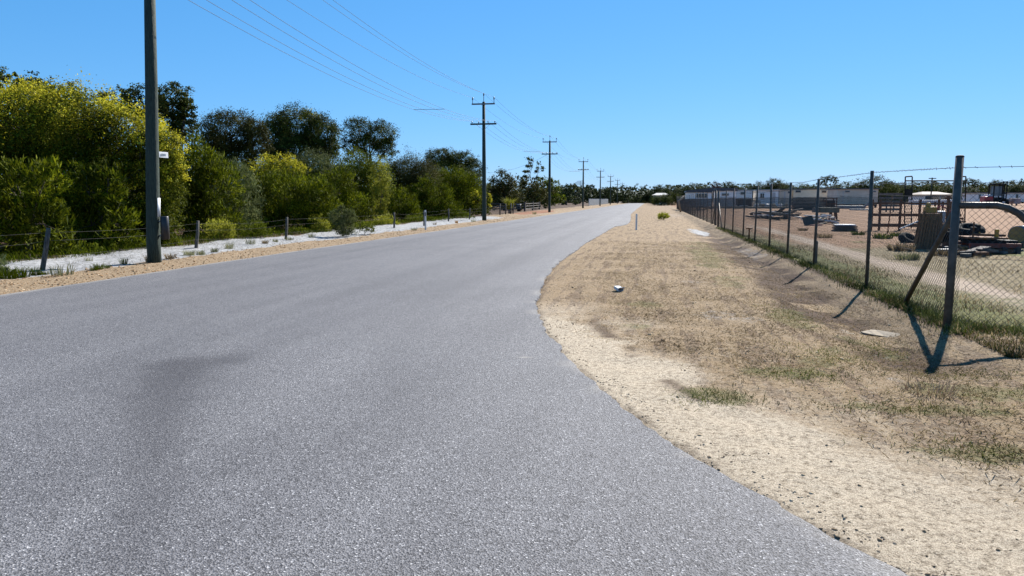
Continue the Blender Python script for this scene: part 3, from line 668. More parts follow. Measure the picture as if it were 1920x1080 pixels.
shrub('narrow pale lime bush hanging down to the fence', -18.5, 716, [(712, 330, 18, 30), (716, 365, 15, 34), (712, 405, 16, 26)], L_lime, .09, .045, 1.0)
shrub('dark olive bush with greyish twigs, right of the narrow lime bush', -22, 770, [(765, 325, 40, 36), (795, 335, 30, 34), (750, 360, 30, 34)], L_brown, .11, .045, 1.3)
shrub('rounded dark green bush by the white marker post', -18.3, 752, [(752, 380, 30, 26), (740, 398, 28, 18), (770, 400, 24, 18)], L_fine, .17, .038, 1.5, 'needle', clump=.11)
shrub('deep green bush filling the gap behind the white marker post', -18.6, 815, [(812, 375, 34, 34), (800, 395, 30, 24), (840, 395, 30, 22), (790, 360, 20, 26)], L_fine, .18, .042, 1.5, 'needle', clump=.11)
shrub('sunlit green dome shaped bush left of the second power pole', -20, 852, [(845, 345, 44, 30), (875, 365, 32, 36), (830, 365, 34, 30), (870, 395, 34, 22)], L_fine, .2, .045, 1.5, 'needle', clump=.11)
plant('wattle_tree', 'small yellow wattle straddling the foot of the second power pole', 'tree', -16.2, 903, [(892, 378, 9, 20), (914, 385, 8, 22), (902, 392, 14, 16)], L_wattle, .12, .06, 1.2, trunk=.05, blossom=([(891, 372, 8, 16), (915, 380, 7, 18)], .9, -.6))
shrub('pale grey green bush in front of the fence on the white sand', -13.75, 641, [(632, 408, 12, 16), (655, 405, 12, 14), (645, 425, 22, 17), (640, 395, 7, 8)], L_grey, .13, .022, 1.5, 'needle', trunk=.02, clump=.2, group=None)
shrub('straggly low weed bush beside the pale grey bush', -13.6, 682, [(680, 424, 16, 9), (697, 428, 10, 6)], L_mid, .10, .025, 1.2, 'needle', trunk=.012, clump=.2, group=None)
shrub('tall weed clump at the left edge of the road verge', -13.6, 5, [(2, 500, 14, 22), (-20, 505, 16, 22), (14, 512, 10, 12)], L_grey, .12, .02, 1.0, 'needle', trunk=.012, clump=.2, group=None)
shrub('dark green feathery bush just beyond the left edge of the photo', -17.6, -90, [(-75, 370, 50, 70), (-140, 390, 55, 70), (-100, 440, 80, 50)], L_fine, .19, .042, 1.3, 'needle', clump=.12)
# back fill bushes between the hedge and the trees
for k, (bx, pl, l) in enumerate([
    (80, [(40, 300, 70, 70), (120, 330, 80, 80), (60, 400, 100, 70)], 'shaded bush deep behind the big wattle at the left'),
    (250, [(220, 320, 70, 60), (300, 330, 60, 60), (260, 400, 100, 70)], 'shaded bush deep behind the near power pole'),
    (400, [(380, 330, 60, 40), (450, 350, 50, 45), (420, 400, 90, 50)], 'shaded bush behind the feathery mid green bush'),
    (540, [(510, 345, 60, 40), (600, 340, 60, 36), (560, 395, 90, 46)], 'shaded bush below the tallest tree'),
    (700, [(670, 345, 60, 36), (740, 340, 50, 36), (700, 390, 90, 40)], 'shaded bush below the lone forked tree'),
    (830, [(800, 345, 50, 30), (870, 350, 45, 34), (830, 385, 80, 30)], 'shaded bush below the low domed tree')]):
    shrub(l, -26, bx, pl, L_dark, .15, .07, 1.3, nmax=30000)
# low plants along the foot of the hedge
for k, (bx, by, rx, ry, lf_, l) in enumerate([
    (150, 468, 34, 16, L_mid, 'low green scrub behind the wire fence near the leaning post'),
    (215, 465, 30, 16, L_mid, 'low green scrub behind the fence left of the near power pole'),
    (262, 458, 30, 18, L_mid, 'low fern like scrub at the left foot of the near power pole'),
    (318, 455, 22, 16, L_mid, 'low fern like scrub right of the black cable cover'),
    (412, 430, 26, 22, L_lime, 'pale lime undergrowth between the second and third fence posts'),
    (470, 432, 30, 20, L_mid, 'green undergrowth just left of the third fence post'),
    (598, 425, 16, 22, L_lime, 'light green undergrowth left of the pale grey bush'),
    (560, 438, 22, 12, L_mid, 'dark low scrub right of the third fence post'),
    (720, 418, 24, 14, L_lime, 'yellowish low scrub at the foot of the narrow lime bush'),
    (785, 412, 28, 10, L_mid, 'low green scrub behind the white marker post'),
    (860, 405, 26, 8, L_mid, 'low green scrub left of the second power pole')]):
    shrub(l, -16.4, bx, [(bx, by, rx, ry), (bx+rx*.7, by+3, rx*.6, ry*.7)], lf_, .11, .03, 1.1, 'needle', trunk=.012, group='low scrub along the wire fence', clump=.2)
# trees beyond the second pole
MG = 'trees beyond the second power pole'
for (bx, Xp, pl, lf_, cov, gaps, l, bk) in [
    (945, -21, [(943, 340, 22, 24), (950, 365, 30, 28), (925, 370, 22, 26), (965, 385, 24, 16)], L_brown, 1.2, .2, 'dark brown tree right of the second power pole', bark),
    (1000, -22, [(1000, 303, 14, 10), (990, 318, 10, 8), (1012, 318, 12, 8), (985, 335, 10, 8), (1005, 340, 16, 10)], L_dark, .75, .4, 'slender gum tree with open crown left of the third power pole', bark_pale),
    (1000, -20.5, [(985, 360, 26, 24), (1010, 365, 24, 24), (1000, 383, 34, 14)], L_brown, 1.2, .15, 'brownish tree mass at the foot of the slender gum', bark),
    (1030, -23, [(1020, 345, 20, 16), (1036, 350, 16, 14), (1030, 370, 26, 18)], L_mid, 1.2, .2, 'bright green tree directly behind the third power pole', bark),
    (1062, -24, [(1050, 362, 18, 14), (1070, 358, 18, 12), (1062, 375, 26, 10)], L_far, 1.2, .15, 'mid green tree between the third and fourth power poles', bark),
    (1078, -26, [(1076, 353, 10, 8), (1085, 362, 14, 10), (1080, 374, 18, 8)], L_far, 1.2, .1, 'round topped tree left of the fourth power pole', bark),
    (1105, -27, [(1100, 356, 12, 10), (1114, 358, 12, 10), (1108, 368, 20, 8)], L_far, 1.2, .1, 'dark green tree behind the left end of the pale metal fence', bark),
    (1138, -27, [(1134, 360, 12, 8), (1146, 358, 12, 10), (1142, 370, 16, 9)], L_far, 1.2, .1, 'dark green tree behind the right end of the pale metal fence', bark),
    (1157, -20, [(1152, 370, 8, 10), (1162, 371, 8, 8)], L_dark, 1.2, .1, 'small dark tree between the sixth and seventh poles', bark),
    (1171, -19, [(1168, 371, 6, 7), (1177, 374, 6, 5)], L_mid, 1.2, .1, 'light green bush beside the road just before the crest', bark)]:
    Yt = atX(bx, 400, Xp)[1]; s = max(1, Yt/75)
    plant('roadside_tree', l, 'tree', Xp, bx, pl, lf_, .22*s, .10*s, cov, group=MG, trunk=.18 if gaps < .4 else .13, gaps=gaps, barkm=bk, clump=.18, nmax=9000, fork=.5)

# ---- far trees: four prototypes, shared meshes
def far_proto(k, leaf, blobs, L, label, gaps=.15, bk=None, cov=1.25):
    rng = np.random.default_rng(900+k); t = thing('distant_tree', (0, 0, 0), label, 'tree', 'distant trees on the skyline')
    V, Fq = crown(blobs, cov, L, L*.5, rng, 'leaf', .55, .32, .2, zmin=.1, gaps=gaps, nmax=5000, ground=False); np_mesh('crown', V, Fq, leaf, t)
    trunk_mesh((0, 0, 0), blobs, .22, rng, .4, 1).build('trunk', bk or bark, t, True); return t

dom = [(0, 0, 5.2, 3.0, 2.8, 2.4), (-2.2, .4, 3.6, 2.2, 2.2, 2.2), (2.3, -.3, 3.8, 2.3, 2.2, 2.4), (0, 0, 2.2, 3.4, 3, 1.9)]
ovl = [(0, 0, 6.6, 2.0, 2, 1.7), (-1.5, .2, 5, 1.7, 1.7, 1.8), (1.6, 0, 4.6, 1.8, 1.8, 1.9), (0, 0, 2.4, 2.6, 2.4, 2.2)]
wid = [(-3, 0, 3.4, 2.6, 2.2, 1.8), (0, .5, 4.0, 2.8, 2.4, 2.0), (3.2, 0, 3.2, 2.6, 2.2, 1.9), (0, 0, 1.6, 5, 2.6, 1.6)]
gum = [(-1.3, 0, 7.2, 1.3, 1.2, 1.0), (.9, .1, 7.6, 1.3, 1.2, 1.1), (2.2, 0, 6.4, .9, .9, .7), (-.2, 0, 6.0, 1.0, 1, .7), (-2.2, 0, 6.0, .8, .8, .6)]
FARL = [  # prototype, px, top py, base py, Y, width factor, label
 (0, 1222, 358, 385, 330, 1.1, 'dark dome shaped tree left of the pale roofed house'),
 (1, 1236, 347, 384, 300, 1.2, 'taller dark tree rising behind the pale roofed house'),
 (0, 1262, 348, 384, 280, 1.3, 'dark tree just right of the pale roofed house'),
 (2, 1241, 366.5, 386, 200, 1.1, 'low dark bush in front of the pale roofed house'), (0, 1228, 366, 386, 210, .9, 'dark bush covering the left end of the pale roofed house'), (2, 1259, 361, 386, 205, .8, 'dark bush covering the right end of the pale roofed house'),
 (0, 1302, 344, 384, 250, 1.4, 'dark tree rising behind the hut with sloping roof'),
 (1, 1322, 347, 384, 260, 1.0, 'dark tree behind the high end of the sloping roof'),
 (4, 1342, 341, 384, 230, .9, 'thin purple brown leafless looking tree between two white huts'),
 (1, 1368, 341, 384, 250, 1.2, 'bushy green tree above the white hut with one low window'),
 (2, 1396, 347, 384, 270, 1.0, 'low wide tree behind the white hut with junk in front'),
 (0, 1424, 341, 384, 240, .9, 'green tree left of the pale hut with two tall windows'),
 (1, 1451, 335, 384, 230, 1.1, 'tall rounded tree behind the pale hut with two tall windows'),
 (0, 1462, 338, 384, 260, .7, 'thin topped tree right of the tall rounded tree'),
 (0, 1478, 345, 384, 250, .8, 'small dark tree above the beige hut'),
 (2, 1508, 346, 384, 260, 1.2, 'low green tree above the cream hut windows'),
 (3, 1553, 328, 384, 240, 1.15, 'lone gum tree with two tufted crowns against the sky'),
 (2, 1585, 343, 384, 250, 1.1, 'wide green tree above the long beige hut'),
 (1, 1606, 343, 384, 270, .9, 'small round tree near the middle of the long beige hut'),
 (0, 1643, 330, 384, 200, 1.3, 'big round dark tree behind the right end of the long beige hut'),
 (2, 1665, 346, 388, 190, .9, 'green tree right of the big round dark tree'),
 (0, 1690, 343, 386, 210, 1.1, 'dark tree seen through the black ladder frame'),
 (2, 1722, 343, 386, 220, 1.2, 'dark spreading tree above the top rail of the black frame'),
 (0, 1752, 342, 386, 230, 1.1, 'bushy tree behind the house with a tan roof'),
 (2, 1775, 350, 386, 230, .9, 'green tree at the right end of the tan roofed house'),
 (3, 1822, 334, 386, 220, 1.2, 'tall gum tree just right of the leaning corner post'),
 (0, 1812, 350, 386, 200, 1.2, 'dark leafy tree below the tall gum beside the corner post'),
 (2, 1845, 346, 386, 240, 1.1, 'grey green tree left of the red tractor'),
 (1, 1868, 338, 386, 250, 1.0, 'grey green tree above the red tractor'),
 (2, 1893, 341, 386, 250, 1.2, 'broad grey green tree behind the white hut at the right edge'),
 (0, 1921, 340, 386, 240, 1.2, 'grey green tree cut by the right edge of the photo'),
 (2, 1185, 366, 384, 520, 1.2, 'low dark tree past the crest left of the road end'),
 (0, 1200, 364, 384, 560, 1.3, 'low dark tree straight over the end of the road'),
 (2, 1212, 366, 384, 450, 1.0, 'low dark tree past the crest right of the road end')]
mats_ = [L_far, L_far, L_dark, L_dark, leafmat('leaf_purple_brown', [(.05, .035, .035), (.08, .055, .055), (.11, .08, .08)], .15)]
shapes = [dom, ovl, wid, gum, ovl]
used = {}
for (k, px, top, base, Yd, wf, l) in FARL:
    x, y, zt = atY(px, top, Yd); hb = {0: 7.5, 1: 8.2, 2: 5.8, 3: 8.6, 4: 8.2}[k]
    z0 = gz(x, y); s = max(.3, (zt-z0)/hb)
    if k not in used:
        used[k] = far_proto(k, mats_[k], shapes[k], .30, l, gaps=[0, 0, 0, .25, .42][k], bk=bark_pale if k == 3 else None)
        o = used[k]; o.location = (x, y, z0); o.scale = (s*wf, s*wf, s); o.rotation_euler = (0, 0, 0)
        continue
    dup(used[k], (x, y, z0), random.uniform(-.5, .5)+(math.pi if random.random() < .5 else 0), (s*wf, s*wf, s), l)
# continuous far-off woodland mass behind everything
def wood(y0, x0, x1, n, hmin, hmax, seed, leaf, name):
    rng = np.random.default_rng(seed); bl = []
    for k in range(n):
        x = x0+(x1-x0)*(k+rng.uniform(-.4, .4))/n; y = y0+rng.uniform(-14, 14); h = rng.uniform(hmin, hmax); z = gz(x, y)
        bl.append((x, y, z+h*.5, h*1.0, h*.8, h*.5))
    V, Fq = crown(bl, 2.4, .5, .3, rng, 'leaf', .5, .22, .13, nmax=3600)
    o = np_mesh(name, V, Fq, leaf); tag(o, 'far off dark woodland forming one band under the horizon', 'woodland', kind='stuff')
wood(330, -60, 330, 100, 6.2, 8.6, 61, L_far, 'far_woodland')
wood(420, -330, -40, 70, 6, 10, 62, L_far, 'far_woodland')
wood(150, -100, -32, 34, 3.5, 5.2, 63, L_far, 'far_woodland')

# ---- smaller plants
def tuft_mesh(n, h, spread, wd, rng, lean=.5):
    a = rng.uniform(0, 2*math.pi, n); r = spread*np.sqrt(rng.random(n)); hh = h*rng.uniform(.5, 1.1, n)
    b = np.stack([r*np.cos(a), r*np.sin(a), 0*a-.01], -1); la = a+rng.normal(0, .6, n); ll = hh*lean*rng.uniform(.2, 1.1, n)
    mid = b+np.stack([ll*.4*np.cos(la), ll*.4*np.sin(la), hh*.62], -1); tip = b+np.stack([ll*np.cos(la), ll*np.sin(la), hh*rng.uniform(.8, 1, n)], -1)
    s = np.stack([-np.sin(la+rng.normal(0, 1, n)), np.cos(la), 0*a], -1)*wd*.5
    V = np.stack([b-s, b+s, mid+s*.8, mid-s*.8, tip], 1).reshape(-1, 3); i = np.arange(n)*5
    F4 = np.stack([i, i+1, i+2, i+3], -1); F3 = np.stack([i+3, i+2, i+4, i+4], -1)
    return V, F4, F3
def tuft_obj(name, mat, n, h, spread, wd, seed, lean=.5):
    rng = np.random.default_rng(seed); V, F4, F3 = tuft_mesh(n, h, spread, wd, rng, lean)
    me = bpy.data.meshes.new(name); me.from_pydata(V.tolist(), [], F4.tolist()+F3[:, :3].tolist()); me.update(); return link(name, me, mat)
G_green = leafmat("grass_green", [(.022, .036, .002), (.055, .075, .004), (.115, .130, .010)], .3, .7, 0)
G_dry = leafmat('grass_dry', [(.075, .052, .026), (.22, .16, .085), (.40, .31, .175)], .3, .8, 0)
G_weed = leafmat('grass_weed', [(.03, .04, .012), (.07, .085, .025), (.14, .15, .05)], .25, .7, 0)
G_sedge = leafmat('grass_sedge', [(.10, .11, .05), (.18, .18, .09), (.28, .25, .13)], .3, .7, 0)
G_orange = leafmat('grass_orange', [(.30, .17, .06), (.42, .25, .10)], .3, .8, 0)
GT = 'grass tufts on the sandy verge'
tp = {}
for (px, py, sc_, kind, l) in [
    (117, 517, 1.15, 's', 'large olive grass tuft on the white sand right of the leaning fence post'), (176, 508, .45, 'g', 'tiny grass tuft left of a pair between leaning post and near power pole'), (186, 506, .6, 'g', 'small green grass tuft of a pair between leaning post and near power pole'), (201, 504, .4, 'g', 'tiny green grass tuft at the gravel edge left of the near power pole'),
    (232, 495, .6, 'g', 'green tuft by itself on white sand left of the near power pole'), (167, 492, .5, 's', 'dull tuft at the back of the white sand near the fence'), (284, 492, .75, 'd', 'dry pale grass tuft at the foot of the near power pole'),
    (319, 486, .7, 'd', 'dry grass tuft just right of the near power pole foot'), (355, 480, .9, 's', 'thick olive grass tuft in front of the second fence post'), (376, 478, .75, 's', 'olive grass tuft right beside the thick one at the second fence post'), (402, 474, .6, 's', 'thin grass tuft right of the second fence post'),
    (431, 466, .8, 's', 'dark tuft beside the orange dry tuft'), (416, 456, .8, 'o', 'orange dry grass tuft right of the second fence post'), (470, 461, 1.0, 's', 'broad grass tuft left of the third fence post'), (497, 458, .8, 'd', 'dry tuft between broad tuft and third fence post'), (517, 455, .6, 's', 'small tuft left of the third fence post foot'),
    (543, 452, .8, 's', 'grass tuft at the foot of the third fence post'), (584, 447, .8, 's', 'single grass tuft on sand right of the third fence post'), (776, 431, .8, 's', 'small dark tuft on the gravel edge left of the white marker post'), (815, 422, .7, 'd', 'dry tuft on the sand right of the white marker post'), (856, 419, .8, 'o', 'brownish tuft behind the sand left of the second power pole'), (888, 416, .9, 's', 'low tuft left of the second power pole foot'),
    (40, 520, 1.0, 'g', 'green grass clump along the gravel edge near the left side'), (12, 524, 1.1, 'g', 'green grass clump at the left edge of the photo beside gravel'), (68, 515, .7, 'g', 'thin green grass clump near the leaning fence post foot'), (82, 514, .6, 'g', 'short green grass at the gravel edge below the leaning post'), (1002, 402, 1.1, 's', 'small tuft on the dirt left of the third power pole')]:
    x, y = G(px, py); key = (kind, random.randrange(3))
    if key not in tp:
        o = tuft_obj('grass_tuft', {'s': G_sedge, 'g': G_green, 'd': G_dry, 'o': G_orange}[kind], random.randint(60, 170), random.uniform(.3, .48), random.uniform(.12, .24), .012, ord(kind)+key[1], random.uniform(.4, .9)); tp[key] = o
    else: o = tp[key].copy(); COL.objects.link(o)
    o.location = (x, y, gz(x, y)); s = sc_*1.0; o.scale = (s, s, s*random.uniform(.6, 1.05)); o.rotation_euler = (0, 0, random.uniform(0, 6)); tag(o, l, 'grass tuft', GT)
x, y = G(1243, 413); o = thing('bush', (x, y, gz(x, y)), 'small yellow green bush alone on the right verge', 'bush')
rng = np.random.default_rng(3); k = y/F_PX
V, Fq = crown([(x, y, 7*k, 11*k, 11*k, 6*k), (x+4*k, y, 9*k, 8*k, 8*k, 5*k)], 1.6, .16, .035, rng, 'needle', .4, .3, .25); np_mesh('foliage', V, Fq, L_lime, o)
MB().tube([(x, y, -.1), (x+.03, y, .25)], .03, 6).build('stem', bark, o)
x, y = G(1745, 735); o = tuft_obj('grass_tuft', leafmat('grass_twiggy', [(.16, .10, .07), (.26, .18, .12), (.36, .28, .2)], .2, .8), 130, .13, .22, .005, 77, 1.3); o.location = (x, y, gz(x, y)); tag(o, 'twiggy dry brown tuft on the verge below the corner post', 'grass tuft')
# grass tree and letterbox by the far gate
x, y = G(955, 402); t = thing('grass_tree', (x, y, gz(x, y)), 'spiky pale green grass tree beside the far timber gate', 'plant')
V, F4, F3 = tuft_mesh(220, 1.5, .2, .05, np.random.default_rng(8), .9); me = bpy.data.meshes.new('fronds'); V = V+np.array([x, y, gz(x, y)+.5]); me.from_pydata(V.tolist(), [], F4.tolist()+F3[:, :3].tolist()); link('fronds', me, L_lime, t)
MB().tube([(x, y, -.1), (x, y, .75)], [.14, .12], 8).build('trunk', bark, t, True)
x, y = G(973, 398); z = gz(x, y); t = thing('letterbox', (x, y, z), 'black drum letterbox with a white lid beside the grass tree', 'letterbox')
MB().tube([(x, y, z), (x, y, z+.85)], [.26, .28], 12).build('drum', black_pl, t, True); MB().tube([(x, y, z+.86), (x, y, z+.93), (x, y, z+.98)], [.31, .31, .2], 12).build('lid', white_p, t, True)
# timber gate
x0, y0 = G(984, 398); t = thing('farm_gate', (x0-1, y0, gz(x0, y0)), 'low rail fence and gate in front of the dark trees right of the grass tree', 'gate')
gxs = [(x0-5.5, y0-6), (x0, y0), (x0-.4, y0+9), (x0-.8, y0+18)]
for (gx_, gy_) in gxs: MB().box((gx_, gy_, gz(gx_, gy_)+.55), (.22, .22, 1.3)).build('gate_post', timber_grey, t, bevel=.02)
for (a, c) in zip(gxs[:-1], gxs[1:]):
    for h in (.45, .8, 1.12): MB().beam((a[0], a[1], h), (c[0], c[1], h), .05, .1).build('rail', timber_grey, t)

# ================================================================== SMALL THINGS ON THE VERGES
def marker(px, py, pt, l):
    x, y = G(px, py); z = gz(x, y); h = atY(px, pt, y)[2]-z; t = thing('marker_post', (x, y, z), l, 'marker post')
    MB().box((x, y, z+h/2-.05), (.10, .03, h+.1)).build('post', surf('weathered_white', (.66, .66, .65), (.92, .92, .90), 6, .6), t, bevel=.012)
    if px < 1000: MB().box((x, y-.0185, z+h*.80), (.06, .008, h*.20)).build('reflector', black_pl, t, bevel=.002)
marker(798, 431, 394, 'white marker post with a dark slot near its top, left verge'); marker(1193, 431, 401, 'short white guide post standing in the dry grass of the right verge')
x, y = G(1404, 452); z = gz(x, y); t = thing('steel_stake', (x, y, z), 'short rusty T shaped stake by the chain link fence', 'stake')
MB().box((x, y, z+.2), (.05, .05, .5)).build('shaft', rust, t); MB().box((x, y, z+.47), (.26, .06, .05)).build('head', rust, t)
x, y = G(1528, 497, 0); z = gz(x, y); tag(MB().tube([(x, y, z-.05), (x, y, z+.55)], .05, 8).tube([(x, y, z+.55), (x, y, z+.58)], [.055, .03], 8).build('pipe_stub', galv), 'short pale pipe stub standing beside a chain link fence post', 'pipe')
# discarded carton
x, y, z = Gt(1160, 546); t = thing('carton', (x, y, z), 'small white carton lying open on the dry verge', 'carton'); b = MB(); Mr = Matrix.Rotation(R(-62), 3, 'Z') @ Matrix.Rotation(R(8), 3, 'Y')
def P_(u, v, w_): return Vector((x, y, z+.05))+Mr @ Vector((u, v, w_))
L_, W_, H_ = .09, .05, .024
vs = [P_(sx*L_, sy*W_, sz*H_) for sx in (-1, 1) for sy in (-1, 1) for sz in (-1, 1)]
b.add(vs, [(0, 1, 5, 4), (2, 6, 7, 3), (1, 3, 7, 5), (0, 4, 6, 2), (0, 2, 3, 1)]); o = b.build('box_body', white_p, t); s = o.modifiers.new('thickness', 'SOLIDIFY'); s.thickness = .006
b = MB(); b.add([P_(L_, -W_, H_), P_(L_, W_, H_), P_(L_+.05, W_, H_+.03), P_(L_+.05, -W_, H_+.03)], [(0, 1, 2, 3)]); o = b.build('flap', white_p, t); s = o.modifiers.new('thickness', 'SOLIDIFY'); s.thickness = .005
# concrete pit lid
conc = surf('concrete', (.20, .155, .10), (.33, .27, .19), 14, .9, bump=.3)
x, y, z = Gt(1655, 628); z -= .04; t = thing('pit_lid', (x, y, z), 'flat concrete pit lid with a dark rim lying in the ditch', 'lid')
Mr = Matrix.Rotation(R(-50), 3, 'Z') @ Matrix.Rotation(R(2), 3, 'X'); oc = []
for (u, v) in [(-.36, -.2), (-.26, -.27), (.26, -.27), (.36, -.2), (.36, .2), (.26, .27), (-.26, .27), (-.36, .2)]: oc.append((u*.72, v*.62))
def slab(z0, z1, k, name, m):
    vs = [Vector((x, y, z))+Mr @ Vector((u*k, v*k, h)) for h in (z0, z1) for (u, v) in oc]
    MB().add(vs, [tuple(range(7, -1, -1)), tuple(range(8, 16))]+[(i, (i+1) % 8, (i+1) % 8+8, i+8) for i in range(8)]).build(name, m, t, bevel=.008)
slab(.0, .045, 1, 'rim', surf('pit_rim', (.06, .055, .05), (.16, .15, .14), 12, .8)); slab(.048, .062, .93, 'cover', conc)
# clods and stones: two proportions in one uncountable scatter
def rocks(n, fn, smin, smax, seed, mat, name, label, power=2.5):
    rng = np.random.default_rng(seed); ico = []
    t_ = (1+5**.5)/2
    iv = unit(np.array([(-1, t_, 0), (1, t_, 0), (-1, -t_, 0), (1, -t_, 0), (0, -1, t_), (0, 1, t_), (0, -1, -t_), (0, 1, -t_), (t_, 0, -1), (t_, 0, 1), (-t_, 0, -1), (-t_, 0, 1)], float))
    fc = np.array([(0, 11, 5), (0, 5, 1), (0, 1, 7), (0, 7, 10), (0, 10, 11), (1, 5, 9), (5, 11, 4), (11, 10, 2), (10, 7, 6), (7, 1, 8), (3, 9, 4), (3, 4, 2), (3, 2, 6), (3, 6, 8), (3, 8, 9), (4, 9, 5), (2, 4, 11), (6, 2, 10), (8, 6, 7), (9, 8, 1)])
    P = fn(rng, n); n = len(P); s = smin+(smax-smin)*rng.random(n)**power
    V = iv[None]*(1+rng.uniform(-.3, .3, (n, 12, 1)))*s[:, None, None]*np.array([1, 1, .7])*rng.uniform(.7, 1.3, (n, 1, 3))
    a = rng.uniform(0, 6.28, n); ca, sa = np.cos(a)[:, None], np.sin(a)[:, None]
    V = np.stack([V[..., 0]*ca-V[..., 1]*sa, V[..., 0]*sa+V[..., 1]*ca, V[..., 2]], -1)
    V += np.stack([P[:, 0], P[:, 1], ground_h(P[:, 0], P[:, 1])+s*.08], -1)[:, None, :]
    Fq = (fc[None]+np.arange(n)[:, None, None]*12).reshape(-1, 3)
    tag(np_mesh(name, V.reshape(-1, 3), Fq, mat, smooth=False), label, 'stones', kind='stuff')
def verge_pts(rng, n, dmin=-.05, dmax=3.2, y0=3.3, y1=12, bias=1.4):
    y = y0+(y1-y0)*rng.random(n)**1.5; d = dmin+(dmax-dmin)*rng.random(n)**bias; x = road_r(y)+d
    k = fbm(x, y, .5, 203) > rng.uniform(.25, .72, n); return np.stack([x, y], -1)[k]
rocks(1500, verge_pts, .003, .017, 11, leafmat('clod_soil', [(.17, .12, .075), (.29, .22, .14), (.42, .33, .22)], 0, .95), 'loose_clods', 'loose brown clods and stones scattered over the pale sand beside the road', 7)
rocks(4200, lambda r, n: verge_pts(r, n, -.22, .3, 3.3, 22, .8), .002, .011, 12, leafmat('edge_gravel', [(.12, .09, .06), (.26, .21, .15), (.42, .35, .26)], 0, .95), 'edge_gravel', 'crumbled gravel along the broken right edge of the road', 2.5)
def lg(rng, n):
    y = 9+70*rng.random(n)**1.8; x = road_l(y)-2.2*rng.random(n); return np.stack([x, y], -1)
rocks(5000, lg, .008, .03, 13, leafmat('ironstone_gravel', [(.20, .11, .05), (.36, .23, .12), (.52, .40, .26)], 0, .95), 'orange_gravel', 'orange ironstone gravel strip along the left road edge', 2)
def farv(rng, n):
    y = 8+34*rng.random(n)**1.5; x = rng.uniform(-2, 3.9, n); return np.stack([x, y], -1)[(x > road_r(y)+.1) & (fbm(x, y, 1.0, 211) > rng.uniform(.3, .7, n))]
rocks(1500, farv, .005, .024, 14, MATS['clod_soil'], 'loose_clods', 'small brown clods scattered over the dry right verge', 3)
# ground covering grass: uncountable short blades
def grass(name, label, fn, n, h0, h1, wd, mat, seed, lean=.8):
    rng = np.random.default_rng(seed); P = fn(rng, n); n = len(P); x, y = P[:, 0], P[:, 1]
    h = rng.uniform(h0, h1, n); a = rng.uniform(0, 6.28, n); b = np.stack([x, y, ground_h(x, y)-.004], -1)
    l = h*rng.uniform(.2, 1.0, n)*lean*1.6; tip = b+np.stack([np.cos(a)*l, np.sin(a)*l, h*rng.uniform(.5, 1, n)], -1)
    a2 = a+math.pi/2+rng.normal(0, .5, n); s = np.stack([np.cos(a2), np.sin(a2), 0*a], -1)*wd*.5
    mid = (b+tip)/2+np.stack([0*a, 0*a, h*.15], -1)
    V = np.stack([b-s, b+s, mid+s*.8, tip, mid-s*.8], 1).reshape(-1, 3); i = np.arange(n)*5
    F = np.stack([i, i+1, i+2, i+4], -1).tolist(); T = np.stack([i+4, i+2, i+3], -1).tolist()
    me = bpy.data.meshes.new(name); me.from_pydata(V.tolist(), [], F+T); tag(link(name, me, mat), label, 'grass', kind='stuff')
def yardg(rng, n, y1=40):
    y = 8.3+(y1-8.3)*rng.random(n)**1.5; x = 3.75+8*rng.random(n)**1.6*(1+y/22)
    tr = np.exp(-((x-5.9-.8*(fbm(x, y, 7, 49)-.5)-.012*(y-14))/.5)**2)
    return np.stack([x, y], -1)[(fbm(x, y, 1.1, 301) > rng.uniform(.36, .66, n)) & (tr < rng.uniform(.1, .7, n))]
grass('dry_grass', 'tall dry grass inside the yard behind the chain link fence', yardg, 46000, .03, .13, .008, G_dry, 41)
grass('green_grass', 'patchy green grass along the inner side of the chain link fence', lambda r, n: yardg(r, n, 30)[lambda P=None: slice(None)] if False else (lambda P: P[P[:, 0] < 5.3+1.2*fbm(P[:, 0], P[:, 1], 2, 77)])(yardg(r, n, 34)), 34000, .02, .09, .008, G_green, 42)
def fline(rng, n):
    y = 9.6+34*rng.random(n)**1.4; x = FX-.05+rng.normal(0, .14, n); return np.stack([x, y], -1)[fbm(x, y, .8, 305) > rng.uniform(.2, .7, n)]
grass('fence_weeds', 'weeds and rank grass growing along the foot of the chain link fence', fline, 15000, .03, .16, .010, G_weed, 43, .6)
def corner(rng, n):
    x = 4+5*rng.random(n); y = 10.0-.245*(x-3.9)+rng.normal(0, .12, n); return np.stack([x, y], -1)
grass('fence_weeds', 'dark weeds along the foot of the corner fence at the right edge', corner, 6000, .03, .14, .011, G_weed, 44, .6)
def straw_pts(rng, n):
    y = 3.4+26*rng.random(n)**1.9; x = road_r(y)+.25+5.2*rng.random(n); pz = ss(1.2, 3.0, x-road_r(y)+.8*(fbm(x, y, .9, 43)-.5)+ss(6, 9, y)*1.5); k = (x < 3.9+(y < 9.5)*4) & (fbm(x, y, .6, 309)+.12*(x-road_r(y) > 1.2) > rng.uniform(.3, .75, n)) & (rng.random(n) < pz); return np.stack([x, y], -1)[k]
grass('dry_stubble', 'short dry straw stubble over the right verge', straw_pts, 130000, .010, .034, .008, G_dry, 45, 3.0)
def greenv(rng, n):
    pts = []
    for (px, py, rx, ry) in [(1330, 480, .5, 6), (1500, 700, .5, .3), (1560, 665, .5, .5), (1640, 640, .35, .6), (1700, 765, .7, .2), (1850, 740, .9, .4), (1480, 590, .4, 1.0), (1860, 850, .5, .25), (1350, 745, .3, .3), (1800, 700, .8, .3)]:
        cx, cy = G(px, py); m = n//10; pts.append(np.stack([cx+rng.normal(0, rx*.6, m), cy+rng.normal(0, ry*.6, m)], -1))
    return np.concatenate(pts)
grass('green_grass', 'thin green grass sprouting in patches on the right verge', greenv, 7000, .01, .05, .005, G_green, 46, 1.3)
